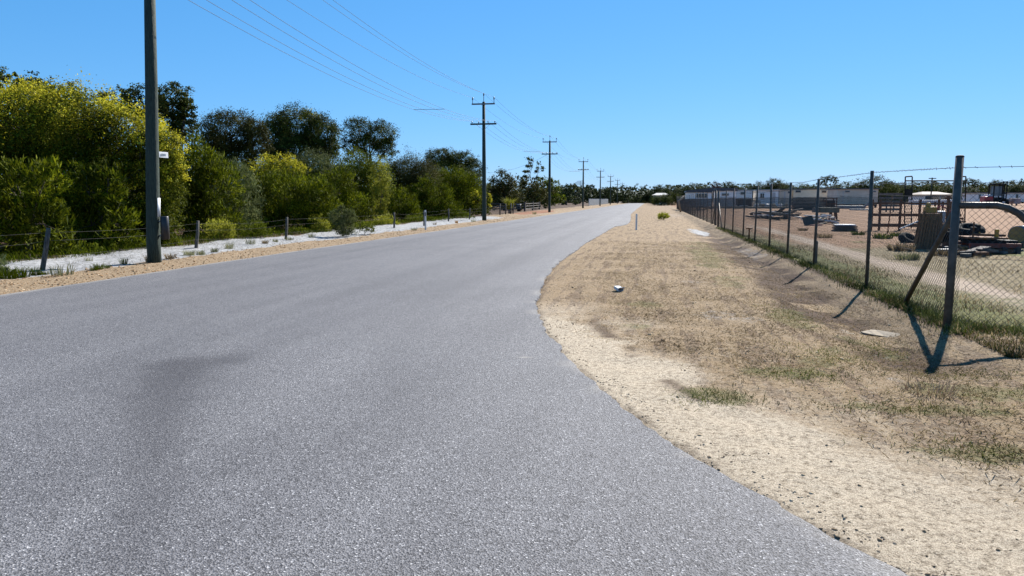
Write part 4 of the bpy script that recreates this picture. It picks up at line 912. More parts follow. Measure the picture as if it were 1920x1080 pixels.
def litter(rng, n):
    y = 10+50*rng.random(n)**1.5; x = -15.4-3*rng.random(n)-.8*fbm(y, y*0, 2, 5); return np.stack([x, y], -1)
grass('undergrowth_grass', 'rank grass along the shaded foot of the hedge', litter, 16000, .08, .4, .014, G_green, 47, .6)

def sand_litter(rng, n):
    y = 12+60*rng.random(n)**1.7; x = -13.2-2.8*rng.random(n)**.8; return np.stack([x, y], -1)[fbm(x, y, .9, 401) > rng.uniform(.3, .7, n)]
grass('twig_litter', 'grey twigs and dead leaf litter strewn over the white sand', sand_litter, 9000, .02, .12, .008, leafmat('twig_litter', [(.10, .08, .06), (.2, .17, .13), (.32, .28, .22)], .1, .9), 48, 1.8)

YT = 'weeds in the yard'
for k, (px, py, sz, m, l) in enumerate([(1655, 447, 1.5, 'g', 'grey green weed clump at the foot of the rusty rail fence'), (1684, 443, 1.3, 'g', 'leafy weed clump left of the rusty drum machine'), (1702, 486, 1.2, 's', 'dull olive weed clump on the dry ground in front of the rusty machine'), (1690, 470, 1.6, 'd', 'dry grass clump in front of the left tyre'), (1832, 475, 1.5, 's', 'weed clump between the corner post and the red rusty machinery frame'), (1546, 446, 1.2, 'd', 'dry weed clump in front of the flat sheet stack'), (1609, 440, 1.2, 'g', 'weed clump right of the flat sheet stack'), (1505, 432, 1.0, 'd', 'dry weed clump in front of the leaning olive sheet'), (1770, 480, 1.3, 'd', 'pale dry grass clump seen just left of the leaning corner post')]):
    x, y, z = Gt(px, py); o = tuft_obj('weed_clump', {'s': G_sedge, 'g': G_green, 'd': G_dry}[m], 190, .34, .3, .02, 500+k, .7); o.location = (x, y, z); o.scale = (sz*.8, sz*.8, sz*.55); tag(o, l, 'weed', YT)
# ================================================================== THE YARD (right)
clad_w = surf('hut_cladding_white', (.80, .78, .74), (.96, .94, .90), 1.5, .55, bump=.02)
clad_g = surf('hut_cladding_grey', (.44, .42, .40), (.58, .56, .53), 1.5, .6, bump=.02)
clad_c = surf('hut_cladding_cream', (.80, .70, .50), (.96, .86, .66), 1.5, .6, bump=.02)
clad_b = surf('hut_cladding_beige', (.60, .51, .39), (.74, .65, .52), 1.5, .6, bump=.02)
roof_d = surf('roof_dark', (.05, .055, .065), (.10, .11, .12), 2, .6)
roof_p = surf('roof_pale', (.34, .34, .34), (.46, .46, .45), 2, .5)
glass = surf('dark_glass', (.012, .015, .018), (.03, .035, .04), 2, .12, bump=0, spec=.6)
tyre_m = surf('tyre_rubber', (.010, .010, .010), (.026, .026, .025), 9, .9, spec=.1)
red_p = surf('red_paint', (.32, .025, .03), (.45, .05, .05), 5, .4)
yel_p = surf('yellow_paint', (.40, .20, .02), (.55, .30, .04), 9, .6)
plank_m = surf('grey_plank', (.07, .06, .05), (.22, .20, .17), 4, .9, bump=.4)
plank_d = surf('dark_plank', (.025, .02, .02), (.08, .065, .055), 4, .9, bump=.3)
sheet_w = surf('white_sheet', (.62, .63, .65), (.78, .78, .78), 3, .5)
def hut(name, label, x0, x1, top, base, Y, dep, wall, roof, windows=(), door=None, roof_rise=(0, 0), panels=8, group=None, stumps=True, cat='hut', band=None):
    """windows: (x0,x1,y0,y1) in photo pixels on the near wall"""
    X0 = atY(x0, top, Y)[0]; X1 = atY(x1, top, Y)[0]; zt = atY(x0, top, Y)[2]; zb = atY(x0, base, Y)[2]; g = gz((X0+X1)/2, Y); zb = max(zb, g+.12)
    t = thing(name, ((X0+X1)/2, Y, g), label, cat, group); b = MB()
    w_ = X1-X0; b.box(((X0+X1)/2, Y+dep/2, (zt+zb)/2), (w_, dep, zt-zb))
    for k in range(1, panels): b.box((X0+w_*k/panels, Y-.012, (zt+zb)/2), (.05, .024, zt-zb-.1))
    b.build('wall', wall, t)
    if band: 
        z1 = atY(x0, band[0], Y)[2]; MB().box(((X0+X1)/2, Y-.03, (z1+zb)/2), (w_, .03, z1-zb)).build('lower_wall', band[1], t)
    r = MB(); o = .18; a, c = roof_rise
    vs = [(X0-o, Y-o, zt+.003), (X1+o, Y-o, zt+.003), (X1+o, Y+dep+o, zt+.003), (X0-o, Y+dep+o, zt+.003), (X0-o, Y-o, zt+.14+a), (X1+o, Y-o, zt+.14+c), (X1+o, Y+dep+o, zt+.14+c), (X0-o, Y+dep+o, zt+.14+a)]
    r.add(vs, [(0, 3, 2, 1), (4, 5, 6, 7), (0, 1, 5, 4), (1, 2, 6, 5), (2, 3, 7, 6), (3, 0, 4, 7)]); r.build('roof', roof, t)
    for q in windows:
        wx0, wz1 = atY(q[0], q[2], Y)[0], atY(q[0], q[2], Y)[2]; wx1, wz0 = atY(q[1], q[3], Y)[0], atY(q[1], q[3], Y)[2]
        f = MB().box(((wx0+wx1)/2, Y-.05, (wz0+wz1)/2), (wx1-wx0+.1, .06, wz1-wz0+.1)).build('window', roof_p if wall is not clad_w else clad_g, t)
        MB().box(((wx0+wx1)/2, Y-.085, (wz0+wz1)/2), (wx1-wx0, .02, wz1-wz0)).build('pane', glass, f)
    if door:
        dx0, dz1 = atY(door[0], door[2], Y)[0], atY(door[0], door[2], Y)[2]; dx1 = atY(door[1], door[2], Y)[0]
        MB().box(((dx0+dx1)/2, Y-.04, (dz1+zb+.05)/2), (dx1-dx0, .05, dz1-zb-.05)).build('door', clad_g, t)
    if stumps:
        s = MB(); n = max(2, int(w_/2.2))
        for k in range(n+1):
            for yy in (Y+.2, Y+dep-.2): s.box((X0+.2+(w_-.4)*k/n, yy, (g+zb)/2-.05), (.2, .2, zb-g+.1))
        s.box(((X0+X1)/2, Y+.1, zb-.11), (w_-.1, .1, .2)); s.build('base_frame', dark_steel, t)
    return t
HG = 'transportable huts in the yard'
hut('site_hut', 'white and grey hut with a dark sloping roof band and long window, nearest the fence', 1289, 1336, 361, 387, 112, 7, clad_w, roof_d, [(1306, 1325, 363.5, 370.5)], None, (.15, .62), 6, HG, band=(372, clad_g))
hut('site_hut', 'grey hut with one low slit window and dark verandah posts', 1346, 1381, 358, 387, 114, 7, clad_w, roof_d, [(1354, 1366, 363, 366.5)], (1341, 1345.5, 362), (.3, .3), 4, HG, band=(369, clad_g))
hut('site_hut', 'white hut with brown window behind the junk covered trailer', 1381.5, 1411, 357.5, 387, 118, 6, clad_w, roof_p, [(1389, 1397, 360.5, 364.5)], None, (0, 0), 3, HG)
hut('site_hut', 'pale bluish hut with two tall narrow windows at its left end', 1423, 1460, 357, 386, 116, 6, clad_w, roof_p, [(1426, 1428.5, 363, 371), (1430, 1432, 363, 371)], (1448, 1454, 361), (0, 0), 4, HG)
hut('site_hut', 'narrow beige hut joined to the right of the pale bluish hut', 1461, 1485, 356, 386, 117, 6, clad_b, roof_d, [(1478, 1482, 359, 362)], (1470, 1473, 360), (0, 0), 3, HG)
hut('site_hut', 'cream hut with two high windows behind the dark stack', 1488, 1554.5, 355.5, 386, 119, 6, clad_c, roof_d, [(1492, 1501, 357.5, 360.5), (1541, 1549, 357.5, 361)], None, (0, 0), 6, HG)
hut('site_hut', 'small white hut peeping out at the left of the long beige hut', 1563, 1571, 361, 384, 124, 5, clad_w, roof_d, [], None, (0, 0), 1, HG)
hut('site_hut', 'long plain beige hut on a dark skid with slit windows', 1571, 1647, 355, 383, 108, 6, clad_b, roof_d, [(1585, 1592.5, 358.3, 360), (1634, 1642, 358.5, 360)], (1580.5, 1582, 358), (0, 0), 10, HG)
hut('site_hut', 'long white hut behind the red tractor at the right edge', 1834, 1935, 362, 378, 150, 7, clad_w, roof_d, [(1836, 1838, 365, 372), (1905, 1908, 365, 374)], None, (0, 0), 9, HG)
# verandah posts of the second hut and beams lying before the huts
def beam(name, l, x0, x1, y0, y1, Y, d, mat, cat):
    X0, X1 = atY(x0, y0, Y)[0], atY(x1, y0, Y)[0]; z0 = max(gz((X0+X1)/2, Y)-.02, atY(x0, y1, Y)[2]); z1 = atY(x0, y0, Y)[2]
    return tag(MB().box(((X0+X1)/2, Y, (z0+z1)/2), (X1-X0, d, z1-z0)).build(name, mat, bevel=.03), l, cat)
beam('concrete_beam', 'long pale concrete beam lying on the dirt before the white huts', 1330, 1482, 387.3, 393, 96, .8, conc, 'beam')
t = beam('steel_skid', 'long grey steel skid with an angled end below the long beige hut', 1560, 1622, 385.5, 391.5, 88, .5, surf('grey_steel', (.16, .18, .20), (.26, .28, .30), 3, .5, .2), 'skid')
a = atY(1618, 388, 88); MB().beam((a[0], 87.6, a[2]), (atY(1627, 381, 88)[0], 87.6, atY(1627, 381, 88)[2]), .12, .2).build('angled_end', MATS['grey_steel'], t)
beam('concrete_pipe', 'pale pipe lying in front of the grey steel skid', 1593, 1632, 391.6, 394.4, 80, .18, roof_p, 'pipe')
beam('concrete_beam', 'pale concrete beam on the dirt at the right edge of the photo', 1886, 1960, 393, 398.5, 66, .6, conc, 'beam')
# white topped trailer before the third hut
x, y = atY(1394, 385, 104)[:2]; z = gz(x, y); t = thing('trailer', (x, y, z), 'dark trailer with a white sheet on top in front of the white hut', 'trailer')
MB().box((x, y, z+.75), (1.75, 2.6, .9)).build('box_body', plank_d, t, bevel=.03); MB().box((x, y, z+1.26), (2.0, 2.8, .1)).build('cover_sheet', sheet_w, t)
for s in (-1, 1):
    w_ = MB().torus((x+s*.8, y-1.0, z+.32), (1, 0, 0), .22, .1).build('wheel', tyre_m, t, True)
# dark stack
x0, x1 = atY(1487, 370, 84)[0], atY(1546, 370, 84)[0]; y = 84; z = gz(x0, y); zt = atY(1487, 370, y)[2]
t = thing('panel_stack', ((x0+x1)/2, y, z), 'tall dark stack of panels in front of the cream hut', 'stack'); n = 11
for k in range(n):
    h = (zt-z)/n; j = random.uniform(-.08, .08); MB().box(((x0+x1)/2+j, y, z+h*(k+.5)), (x1-x0-random.uniform(0, .25), 2.2, h*.82)).build('panel', plank_d if k % 3 else plank_m, t)
x0, x1 = atY(1548, 370, 86)[0], atY(1567, 370, 86)[0]; z = gz(x0, 86); zt = atY(1548, 371, 86)[2]; t = thing('crate_frame', ((x0+x1)/2, 86, z), 'rust red steel crate frame at the right end of the dark stack', 'frame')
for sx in (x0, x1):
    for sy in (85.5, 87): MB().box((sx, sy, (z+zt)/2), (.1, .1, zt-z)).build('upright', rust, t)
for h in (z+.15, (z+zt)/2, zt-.05): MB().box(((x0+x1)/2, 85.5, h), (x1-x0-.1, .08, .1)).box(((x0+x1)/2, 87, h), (x1-x0-.1, .08, .1)).build('rail', rust, t)
MB().box(((x0+x1)/2, 86.3, z+.6), (x1-x0-.2, 1.2, .9)).build('load', plank_d, t)
# loose heaps: every plank is a thing
def heap(px0, px1, py0, py1, n, l, grp, mats, seed, hmax, Lr=(1.2, 3.0)):
    rng = random.Random(seed)
    for k in range(n):
        px = rng.uniform(px0, px1); py = rng.uniform(py0, py1); x, y, z = Gt(px, py); u = rng.random(); h = z+.05+hmax*u*(1-abs((px-px0)/(px1-px0)-.5))
        Mr = Matrix.Rotation(rng.uniform(-.7, .7)+(.0 if rng.random() < .6 else 1.2), 3, 'Z') @ Matrix.Rotation(rng.uniform(-.16, .16), 3, 'Y'); m = rng.choice(mats)
        o = MB().box((x, y, h), (rng.uniform(*Lr), rng.uniform(.12, .4), rng.uniform(.04, .12)), M=Mr).build('plank', m); tag(o, l, 'plank', grp)
heap(1432, 1486, 404, 412, 22, 'weathered plank in the low heap in front of the pale bluish hut', 'planks in the heap before the pale hut', [plank_m, plank_d, sheet_w, plank_d], 1, .9)
heap(1408, 1440, 400, 407, 9, 'rusty offcut in the scatter left of the plank heap', 'offcuts left of the plank heap', [rust, plank_m, plank_d], 2, .35, (.5, 1.5))
heap(1518, 1562, 412, 420, 18, 'broken board in the heap under the trestle table', 'boards under the trestle', [plank_m, sheet_w, sheet_w, plank_d, conc], 3, .55, (.8, 2.0))
for k, (pl, l) in enumerate([((1530, 424), 'pink board lying at the front of the trestle heap'), ((1552, 419), 'long pinkish plank lying across the front of the trestle heap')]):
    x, y, z = Gt(*pl); tag(MB().box((x, y, z+.06), (.8+.6*k, .14, .06), rz=.35).build('plank', surf('pink_board', (.45, .20, .18), (.6, .32, .28), 4, .8)), l, 'plank')
# leaning dark sheet
x, y, z = Gt(1512, 423); o = MB().box((x+.1, y, z+.30), (.62, .04, .62), M=Matrix.Rotation(R(-14), 3, 'Y') @ Matrix.Rotation(R(-30), 3, 'X')).build('metal_sheet', surf('olive_sheet', (.03, .035, .028), (.06, .068, .05), 4, .6)); tag(o, 'dark olive metal sheet leaning at the left of the trestle heap', 'sheet')
# trestle table
x, y, z = Gt(1548, 412); t = thing('trestle_table', (x, y, z), 'work table on splayed brown trestle legs with a greenish brown box top', 'table'); k = y/F_PX
MB().box((x+4*k, y, z+17*k), (32*k, .8, 9*k)).build('table_top', surf('olive_box', (.10, .095, .06), (.19, .175, .12), 4, .8), t, bevel=.02); MB().box((x-16*k, y+.1, z+17*k), (11*k, .6, 8*k)).build('side_box', plank_m, t)
for dx, s in ((8, 1), (8, -1), (16, 1), (16, -1)): MB().beam((x+(dx+s*1.2)*k, y-.2*s, z), (x+dx*k, y-.15*s, z+13*k), .1, .1).build('leg', rust, t)
# flat stack of panels
x, y, z = Gt(1582, 434); k = y/F_PX; t = thing('sheet_stack', (x, y, z), 'low stack of dark sheets with a white top lying in the dry grass', 'stack')
for j in range(5): MB().box((x+random.uniform(-2, 2)*k, y+random.uniform(-.1, .1), z+.04+j*.075), ((36-j)*k, .9, .055), rz=random.uniform(-.05, .05)).build('sheet', plank_d if j < 4 else sheet_w, t)
# rusty cattle rails
x0, y0, z0 = Gt(1632, 432); Yr = y0; kx = Yr/F_PX
t = thing('rusty_rail_fence', (x0, y0, z0), 'rusty three rail cattle fence standing in the yard behind the chain link', 'fence')
for px in (1633, 1648, 1686, 1722, 1757, 1790): X = atY(px, 430, Yr)[0]; g = gz(X, Yr); MB().box((X, Yr, (g+atY(px, 374, Yr)[2])/2), (.10, .10, atY(px, 374, Yr)[2]-g)).build('post', rust, t)
for py, hh in ((381, .09), (402.5, .15), (422, .17)): a = atY(1628, py, Yr); c = atY(1800, py+1, Yr); MB().beam((a[0], Yr-.09, a[2]), (c[0], Yr-.09, c[2]), .07, hh).build('rail', rust, t)
# black ladder frame
Yg = Gt(1704, 428)[1]; x0 = atY(1697.5, 400, Yg)[0]; z0 = gz(x0, Yg)
t = thing('ladder_frame', (x0, Yg, z0), 'tall black steel frame with a twin post ladder end and a looped top', 'frame')
def at_(px, py, dy=0): p = atY(px, py, Yg); return Vector((p[0], Yg+dy, p[2]))
for px, pt in ((1697.5, 331.5), (1710.5, 331.5), (1811, 331)): MB().tube([(at_(px, 400).x, Yg, gz(at_(px, 400).x, Yg)-.05), at_(px, pt)], .035, 8).build('upright', dark_steel, t)
MB().tube([at_(1697.5, 331.5), at_(1710.5, 330.5)], .035, 8).build('top_loop', dark_steel, t); MB().tube([at_(1799, 331), at_(1811, 331)], .035, 8).build('top_loop', dark_steel, t)
for py in (339, 367): MB().tube([at_(1697.5, py), at_(1811, py)], .035, 8).build('cross_rail', dark_steel, t)
MB().box((at_(1704, 362).x, Yg-.04, at_(1704, 362).z), (.36, .03, .42)).build('mesh_panel', dark_steel, t)
for k in range(9): py = 374+6*k; MB().tube([at_(1697.5, py), at_(1710.5, py)], .018, 6).build('rung', dark_steel, t)
MB().tube([at_(1799, 415), at_(1811, 415.5)], .03, 6).build('foot_bar', dark_steel, t)
# rusty machine with yellow head
x, y, z = Gt(1740, 465); k = y*1.02/F_PX; t = thing('old_machine', (x, y, z), 'rusty drum machine wrapped in upright rods with a yellow head, beside worn tyres', 'machine')
b = MB().tube([(x, y, z+.02), (x, y, z+58*k)], [17*k, 15*k], 18)
for j in range(26): a = 2*math.pi*j/26; b.tube([(x+math.cos(a)*(17.5+random.uniform(0, 5))*k, y+math.sin(a)*19*k, z), (x+math.cos(a+.2)*16.5*k, y+math.sin(a+.2)*16.5*k, z+(54+random.uniform(-9, 9))*k)], random.uniform(.9, 1.9)*k, 5)
b.build('rod_drum', surf('rusty_rods', (.10, .05, .02), (.34, .17, .065), 16, .9), t)
MB().box((x-1*k, y, z+64*k), (17*k, 15*k, 10*k)).tube([(x-4*k, y, z+69*k), (x-4*k, y, z+76*k)], [5*k, 3*k], 10).build('yellow_head', yel_p, t, bevel=.02)
MB().box((x+21*k, y+.3, z+52*k), (13*k, 10*k, 20*k)).build('tank', surf('pale_tank', (.40, .44, .48), (.52, .55, .58), 5, .5), t, bevel=.03)
b = MB(); b.tube([(x+30*k, y+.2, z+20*k), (x+30*k, y+.2, z+88*k)], 2.4*k, 7).tube([(x+24*k, y+.2, z+84*k), (x+37*k, y+.2, z+84*k)], 2*k, 6).tube([(x+30*k, y+.2, z+52*k), (x+44*k, y+.2, z+44*k)], 2*k, 6); b.build('lever_frame', yel_p if 0 else rust, t)
MB().beam((x-48*k, y-.1, z+32*k), (x-20*k, y-.1, z+45*k), .05, .03).build('pale_bar', sheet_w, t)
def tyre(px, py, rpx, l, axis=(0, 1, 0), lift=0.0):
    x, y, z = Gt(px, py); k = y/F_PX; r = rpx*k; t = thing('tyre', (x, y, z), l, 'tyre', 'old tyres in the yard'); up = abs(axis[2]) < .5
    c = (x, y, z+(r if up else r*.30)+lift); MB().torus(c, axis, r*.66, r*.34, 24, 10, 1.15).build('tread', tyre_m, t, True)
    q = Vector(axis).normalized(); MB().torus(c, axis, r*.44, r*.06, 20, 6).tube([Vector(c)-q*.02, Vector(c)+q*.02], r*.43, 16).build('rim', plank_d, t)
tyre(1703, 455, 17, 'tyre lying tilted at the left of the rusty drum machine', (.3, -.5, .8)); tyre(1768, 460, 16, 'tyre standing at the right of the rusty drum machine', (-.3, 1, .0)); tyre(1813, 458, 27, 'large black tyre lying flat behind the corner post', (.1, -.15, 1)); tyre(1815, 458, 24, 'black tyre stacked on the large flat tyre', (-.1, -.3, 1), .32); tyre(1775, 466, 15, 'half hidden tyre leaning between the rusty machine and corner post', (.5, 1, .3))
# red rusty trailer chassis
x, y, z = Gt(1856, 474); k = y/F_PX; t = thing('rusted_frame', (x, y, z), 'low red rusty machinery frame resting in the dry grass right of the corner post', 'frame')
for yy in (y-.3, y+.9): MB().box((x, yy, z+13*k), (78*k, .10, 8*k)).build('chassis_rail', surf('red_rust', (.17, .035, .022), (.30, .075, .045), 8, .7), t, bevel=.01)
MB().box((x-8*k, y+.3, z+25*k), (54*k, 1.2, 3*k)).build('deck', rust, t); MB().box((x+4*k, y+.3, z+18*k), (66*k, 1.0, 7*k)).build('under_frame', dark_steel, t)
for dx in (-34, -12, 12, 33): MB().box((x+dx*k, y+.2, z+5*k), (7*k, 1.3, 12*k)).build('ground_block', plank_d, t, bevel=.015)
MB().box((x-4*k, y-.38, z+5.5*k), (60*k, .08, 4*k)).build('lower_beam', rust, t)
MB().tube([(x-30*k, y-.1, z+31*k), (x+26*k, y+.2, z+29*k)], 2.2*k, 8).build('loose_shaft', rust, t)
MB().box((x+8*k, y, z+33*k), (5*k, .1, 14*k)).build('upright_bracket', yel_p, t); MB().box((x-22*k, y+.2, z+36*k), (9*k, .25, 14*k)).box((x-17*k, y+.2, z+41*k), (5*k, .2, 12*k)).build('winch', dark_steel, t, bevel=.01)
MB().tube([(x-28*k, y, z+22*k), (x-28*k, y, z+52*k)], .025, 6).build('stake', rust, t)
x, y, z = Gt(1910, 464); k = y/F_PX; t = thing('steel_drum', (x, y, z), 'steel drum lying on its side with a yellowish end at the right edge', 'drum'); r = 15*k; dv = Vector((.8, .6, 0)).normalized(); c = Vector((x-4*k, y, z+r+6*k))
MB().tube([c, c+dv*.3, c+dv*.31, c+dv*.33, c+dv*.34, c+dv*.9], [r, r, r*1.04, r*1.04, r, r], 22).build('drum_shell', surf('drum_blue_grey', (.10, .12, .13), (.20, .22, .23), 5, .5), t, True)
MB().tube([c-dv*.004, c-dv*.012], r*.93, 22).build('drum_end', surf('ochre_paint', (.24, .15, .05), (.36, .24, .09), 6, .6), t); MB().box((x, y+.1, z+3*k), (14*k, .3, 6*k)).build('cradle', plank_d, t)
# white topped rack
x0, y0, z0 = Gt(1715, 415); Yk = 44; X0, X1 = atY(1714, 376, Yk)[0], atY(1796, 376, Yk)[0]; zk = atY(1714, 376.5, Yk)[2]; g = gz(X0, Yk)
t = thing('storage_rack', ((X0+X1)/2, Yk, g), 'rack with rusty legs carrying a long white sheet, behind the rusty machine', 'rack'); MB().box(((X0+X1)/2, Yk, zk), (X1-X0, 1.3, .10), M=Matrix.Rotation(-.012, 3, 'Y')).build('white_sheet', sheet_w, t, bevel=.02)
for j in range(6): X = X0+.15+(X1-X0-.3)*j/5; MB().box((X, Yk-.5, (g+zk)/2-.03), (.08, .08, zk-g-.04)).build('leg', rust, t)
for h in (.35, .8): MB().box(((X0+X1)/2, Yk-.56, g+h), (X1-X0, .05, .09)).build('shelf_rail', rust, t)
# red tractor loader
Yt_ = 104; k = Yt_*1.02/F_PX; x = atY(1866, 380, Yt_)[0]; z = gz(x, Yt_); t = thing('tractor', (x, Yt_, z), 'red tractor loader with a dark cab and mast standing before the long white hut', 'tractor')
MB().box((x-13*k, Yt_, z+14*k), (14*k, 1.5, 11*k)).build('bonnet', red_p, t, bevel=.08); MB().box((x-10*k, Yt_+.1, z+21*k), (9*k, 1.2, 3*k)).build('bonnet_top', sheet_w, t, bevel=.05)
c_ = MB(); 
for dx in (-7, 8):
    for dy in (-.7, .7): c_.box((x+dx*k, Yt_+dy, z+27*k), (1.6*k, .12, 22*k))
c_.box((x+.5*k, Yt_, z+38.6*k), (18*k, 1.7, 2*k)).box((x+.5*k, Yt_, z+14*k), (16*k, 1.5, 8*k)); c_.build('cab', dark_steel, t)
MB().box((x+.5*k, Yt_, z+28*k), (12*k, 1.2, 16*k)).build('cab_glass', surf('cab_window', (.10, .13, .15), (.2, .24, .27), 2, .1), t)
m_b = MB(); 
for dx in (4, 10): m_b.box((x+dx*k, Yt_-1.0, z+25*k), (1.3*k, .12, 38*k))
for h in (8, 24, 43): m_b.box((x+7*k, Yt_-1.0, z+h*k), (6*k, .1, 1.3*k))
m_b.build('mast', dark_steel, t)
for dx, r in ((-14, 6.5), (7, 8.5)): w_ = MB().torus((x+dx*k, Yt_-.95, z+r*k), (0, 1, 0), r*.68*k, r*.32*k).build('wheel', tyre_m, t, True); MB().cyl((x+dx*k, Yt_-1.0, z+r*k), (x+dx*k, Yt_-.85, z+r*k), r*.42*k).build('rim', sheet_w, w_)
MB().beam((x+8*k, Yt_-.5, z+16*k), (x+24*k, Yt_-.5, z+11*k), .15, .25).box((x+26*k, Yt_-.5, z+12*k), (9*k, 1.6, 9*k)).build('loader_bucket', surf('pinkish_paint', (.30, .22, .21), (.42, .33, .31), 4, .6), t, bevel=.03)
# houses beyond
def house(label, x0, x1, ridge, eave, base, Y, dep, wall, roof):
    X0, X1 = atY(x0, eave, Y)[0], atY(x1, eave, Y)[0]; ze, zr = atY(x0, eave, Y)[2], atY(x0, ridge, Y)[2]; g = gz((X0+X1)/2, Y)
    t = thing('house', ((X0+X1)/2, Y, g), label, 'house'); MB().box(((X0+X1)/2, Y+dep/2, (g+ze)/2), (X1-X0, dep, ze-g)).build('wall', wall, t); o = .5; w_ = (X1-X0)*.22; r = MB()
    r.add([(X0-o, Y-o, ze+.003), (X1+o, Y-o, ze+.003), (X1+o, Y+dep+o, ze+.003), (X0-o, Y+dep+o, ze+.003), (X0+w_, Y+dep*.5, zr), (X1-w_, Y+dep*.5, zr)], [(0, 1, 5, 4), (1, 2, 5), (2, 3, 4, 5), (3, 0, 4), (0, 3, 2, 1)]); r.build('roof', roof, t)
    for u in (.2, .45, .75): MB().box((X0+(X1-X0)*u, Y-.03, g+(ze-g)*.55), (1.4, .08, 1.1)).build('window', glass, t)
    return t
house('pale roofed house half hidden by trees left of the yard fence', 1225, 1254, 361.5, 366, 384, 240, 12, clad_b, surf('roof_faded', (.22, .22, .22), (.32, .32, .31), 3, .7)); house('white house with a tan hipped roof seen through the black frame', 1732, 1784, 359, 364.5, 380, 165, 9, clad_w, surf('roof_tan', (.16, .13, .11), (.26, .22, .19), 3, .8))
# pale sheet metal fence on the left, antenna, bent pole
a = Vector(atX(1104, 380, -15.6)); c = Vector(atX(1140, 380, -15.6)); t = thing('metal_fence', (a.x, a.y, gz(a.x, a.y)), 'pale grey ribbed sheet metal fence behind the fifth power pole', 'fence')
n = 14
for j in range(n):
    p = a.lerp(c, j/n); q = a.lerp(c, (j+1)/n); d = (q-p).length; b = MB().box((p.x, (p.y+q.y)/2, .92), (.04, d*.98, 1.8))
    for s in range(8): b.box((p.x+.04, p.y+d*(s+.5)/8, .92), (.05, d/8*.4, 1.78))
    b.build('panel', surf('pale_sheet_metal', (.36, .38, .39), (.46, .48, .49), .6, .5), t); MB().box((p.x+.02, p.y, .97), (.12, .12, 1.95)).build('post', clad_g, t)
x, y, zt = atX(1088, 339, -24); t = thing('tv_antenna', (x, y, gz(x, y)), 'tall TV antenna mast with horizontal bars left of the fourth power pole', 'antenna'); MB().tube([(x, y, gz(x, y)), (x, y, zt)], .06, 6).build('mast', dark_steel, t)
for j, (h, l_) in enumerate([(-.1, 1.2), (-.5, 1.7), (-.9, 2.0), (-1.3, 1.4)]): MB().cyl((x-l_, y, zt+h-.08), (x+l_*.8, y, zt+h+.05), .07, 5).build('element', dark_steel, t)
p = [atY(px, py, 96) for px, py in ((1284, 368), (1272.5, 376.5), (1276.5, 392))]; p[2] = (p[2][0], 96, gz(p[2][0], 96)); tag(MB().tube(p, .13, 7).build('bent_pole', surf('tan_pole', (.28, .2, .13), (.42, .32, .22), 3, .8), smooth=True), 'bent tan boom or pole standing at the left end of the nearest hut', 'pole')
x, y = atY(1342, 420, 47)[:2]; 
for px, l in ((1744, 'far off pole with a short crossarm above the tree line'),):
    x, y, zt = atY(1748, 333, 150); t = thing('distant_pole', (x, y, gz(x, y)), l, 'power pole'); MB().tube([(x, y, gz(x, y)), (x, y, zt)], .12, 6).build('shaft', timber, t); MB().box((x, y-.13, zt-.15), (1.3, .1, .15)).build('crossarm', timber, t)

# more clutter of the yard
x, y, z = Gt(1772, 436); k = y/F_PX; t = thing('farm_implement', (x, y, z), 'rusty farm implement with curved tines and a bent drawbar behind the diagonal brace', 'implement')
for h, dy in ((24, 0), (33, .5)): MB().box((x, y+dy, z+h*k), (54*k, .09, 3*k)).build('tool_bar', rust, t)
for j in range(7):
    xx = x+(-25+8.3*j)*k; MB().tube([(xx, y, z+25*k), (xx, y-.22, z+16*k), (xx, y-.2, z+6*k), (xx, y+.05, z+1*k)], .022, 6).build('tine', rust, t)
MB().tube([(x-20*k, y+.5, z+33*k), (x-6*k, y+.2, z+46*k), (x+10*k, y-.5, z+30*k)], .035, 7).build('drawbar', red_p, t)
for dx in (-26, 26): w_ = MB().torus((x+dx*k, y+.6, z+12*k), (1, .15, 0), 9*k, 2.6*k, 20, 8).build('wheel', tyre_m, t, True); MB().cyl((x+dx*k-.03, y+.6, z+12*k), (x+dx*k+.03, y+.6, z+12*k), 5*k, 12).build('hub', rust, w_)
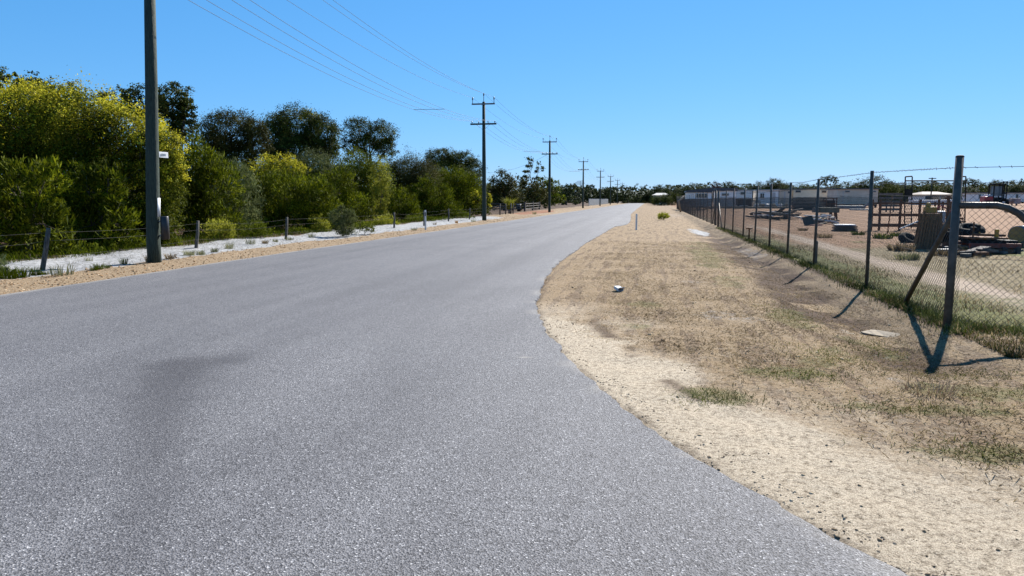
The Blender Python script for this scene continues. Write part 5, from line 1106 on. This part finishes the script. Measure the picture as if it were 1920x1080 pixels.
Yp = 78; X0, X1 = atY(1649, 365, Yp)[0], atY(1693, 365, Yp)[0]; g = gz(X0, Yp); zt = atY(1650, 363, Yp)[2]; t = thing('slatted_screen', ((X0+X1)/2, Yp, g), 'grey weathered slatted screen beyond the rusty cattle rails', 'screen')
for j in range(5): MB().box(((X0+X1)/2, Yp, g+.25+(zt-g-.3)*j/4), (X1-X0, .05, .22)).build('slat', plank_m, t)
for j in range(4): X = X0+.1+(X1-X0-.2)*j/3; MB().box((X, Yp+.08, (g+zt)/2), (.1, .1, zt-g)).build('post', plank_d, t)
for j, px in enumerate((1418, 1428, 1437, 1449, 1462, 1474)):
    x, y, z = atY(px, 386, 99)[0], 99, 0; z = gz(x, y); b = MB().box((x, y, z+.28), (.75, .6, .56), rz=.3*j, taper=.8); tag(b.build('rubble_block', conc if j % 2 else roof_p, bevel=.06), 'pale rubble block in the row before the pale bluish hut', 'block', 'pale blocks before the pale bluish hut')
x, y = atY(1415, 380, 106)[:2]; z = gz(x, y); t = thing('sheet_pile', (x, y, z), 'grey pile of sheets in the gap between the white hut and the pale bluish hut', 'pile')
for j in range(6): MB().box((x+random.uniform(-.1, .1), y, z+.1+.17*j), (1.7-.06*j, 1.6, .12), rz=random.uniform(-.08, .08)).build('sheet', plank_m if j % 2 else MATS['grey_steel'], t)
heap(1760, 1800, 466, 474, 7, 'dark scrap bar on the ground below the rusty machine', 'scrap bars below the rusty machine', [rust, plank_d, MATS['grey_steel']], 9, .2, (.4, 1.0))
heap(1800, 1900, 474, 482, 9, 'scrap offcut in front of the red rusty machinery frame', 'offcuts before the red rusty frame', [rust, plank_d, plank_m], 10, .15, (.3, .9))
for j, (px, py, l) in enumerate([(1664, 404, 'tall rusty pipe leaning on the cattle rails left of the black frame'), (1782, 400, 'thin rusty pipe standing among the implement tines'), (1838, 452, 'thin yellowish stake by the big flat tyre')]):
    x, y, z = Gt(px, 438 if j < 2 else 470); zt = atY(px, 368 if j == 0 else 384 if j == 1 else 420, y)[2]; tag(MB().tube([(x, y, z-.05), (x+.12-.1*j, y+.05, zt)], .028, 7).build('rusty_pipe', rust if j < 2 else yel_p, smooth=True), l, 'pipe')
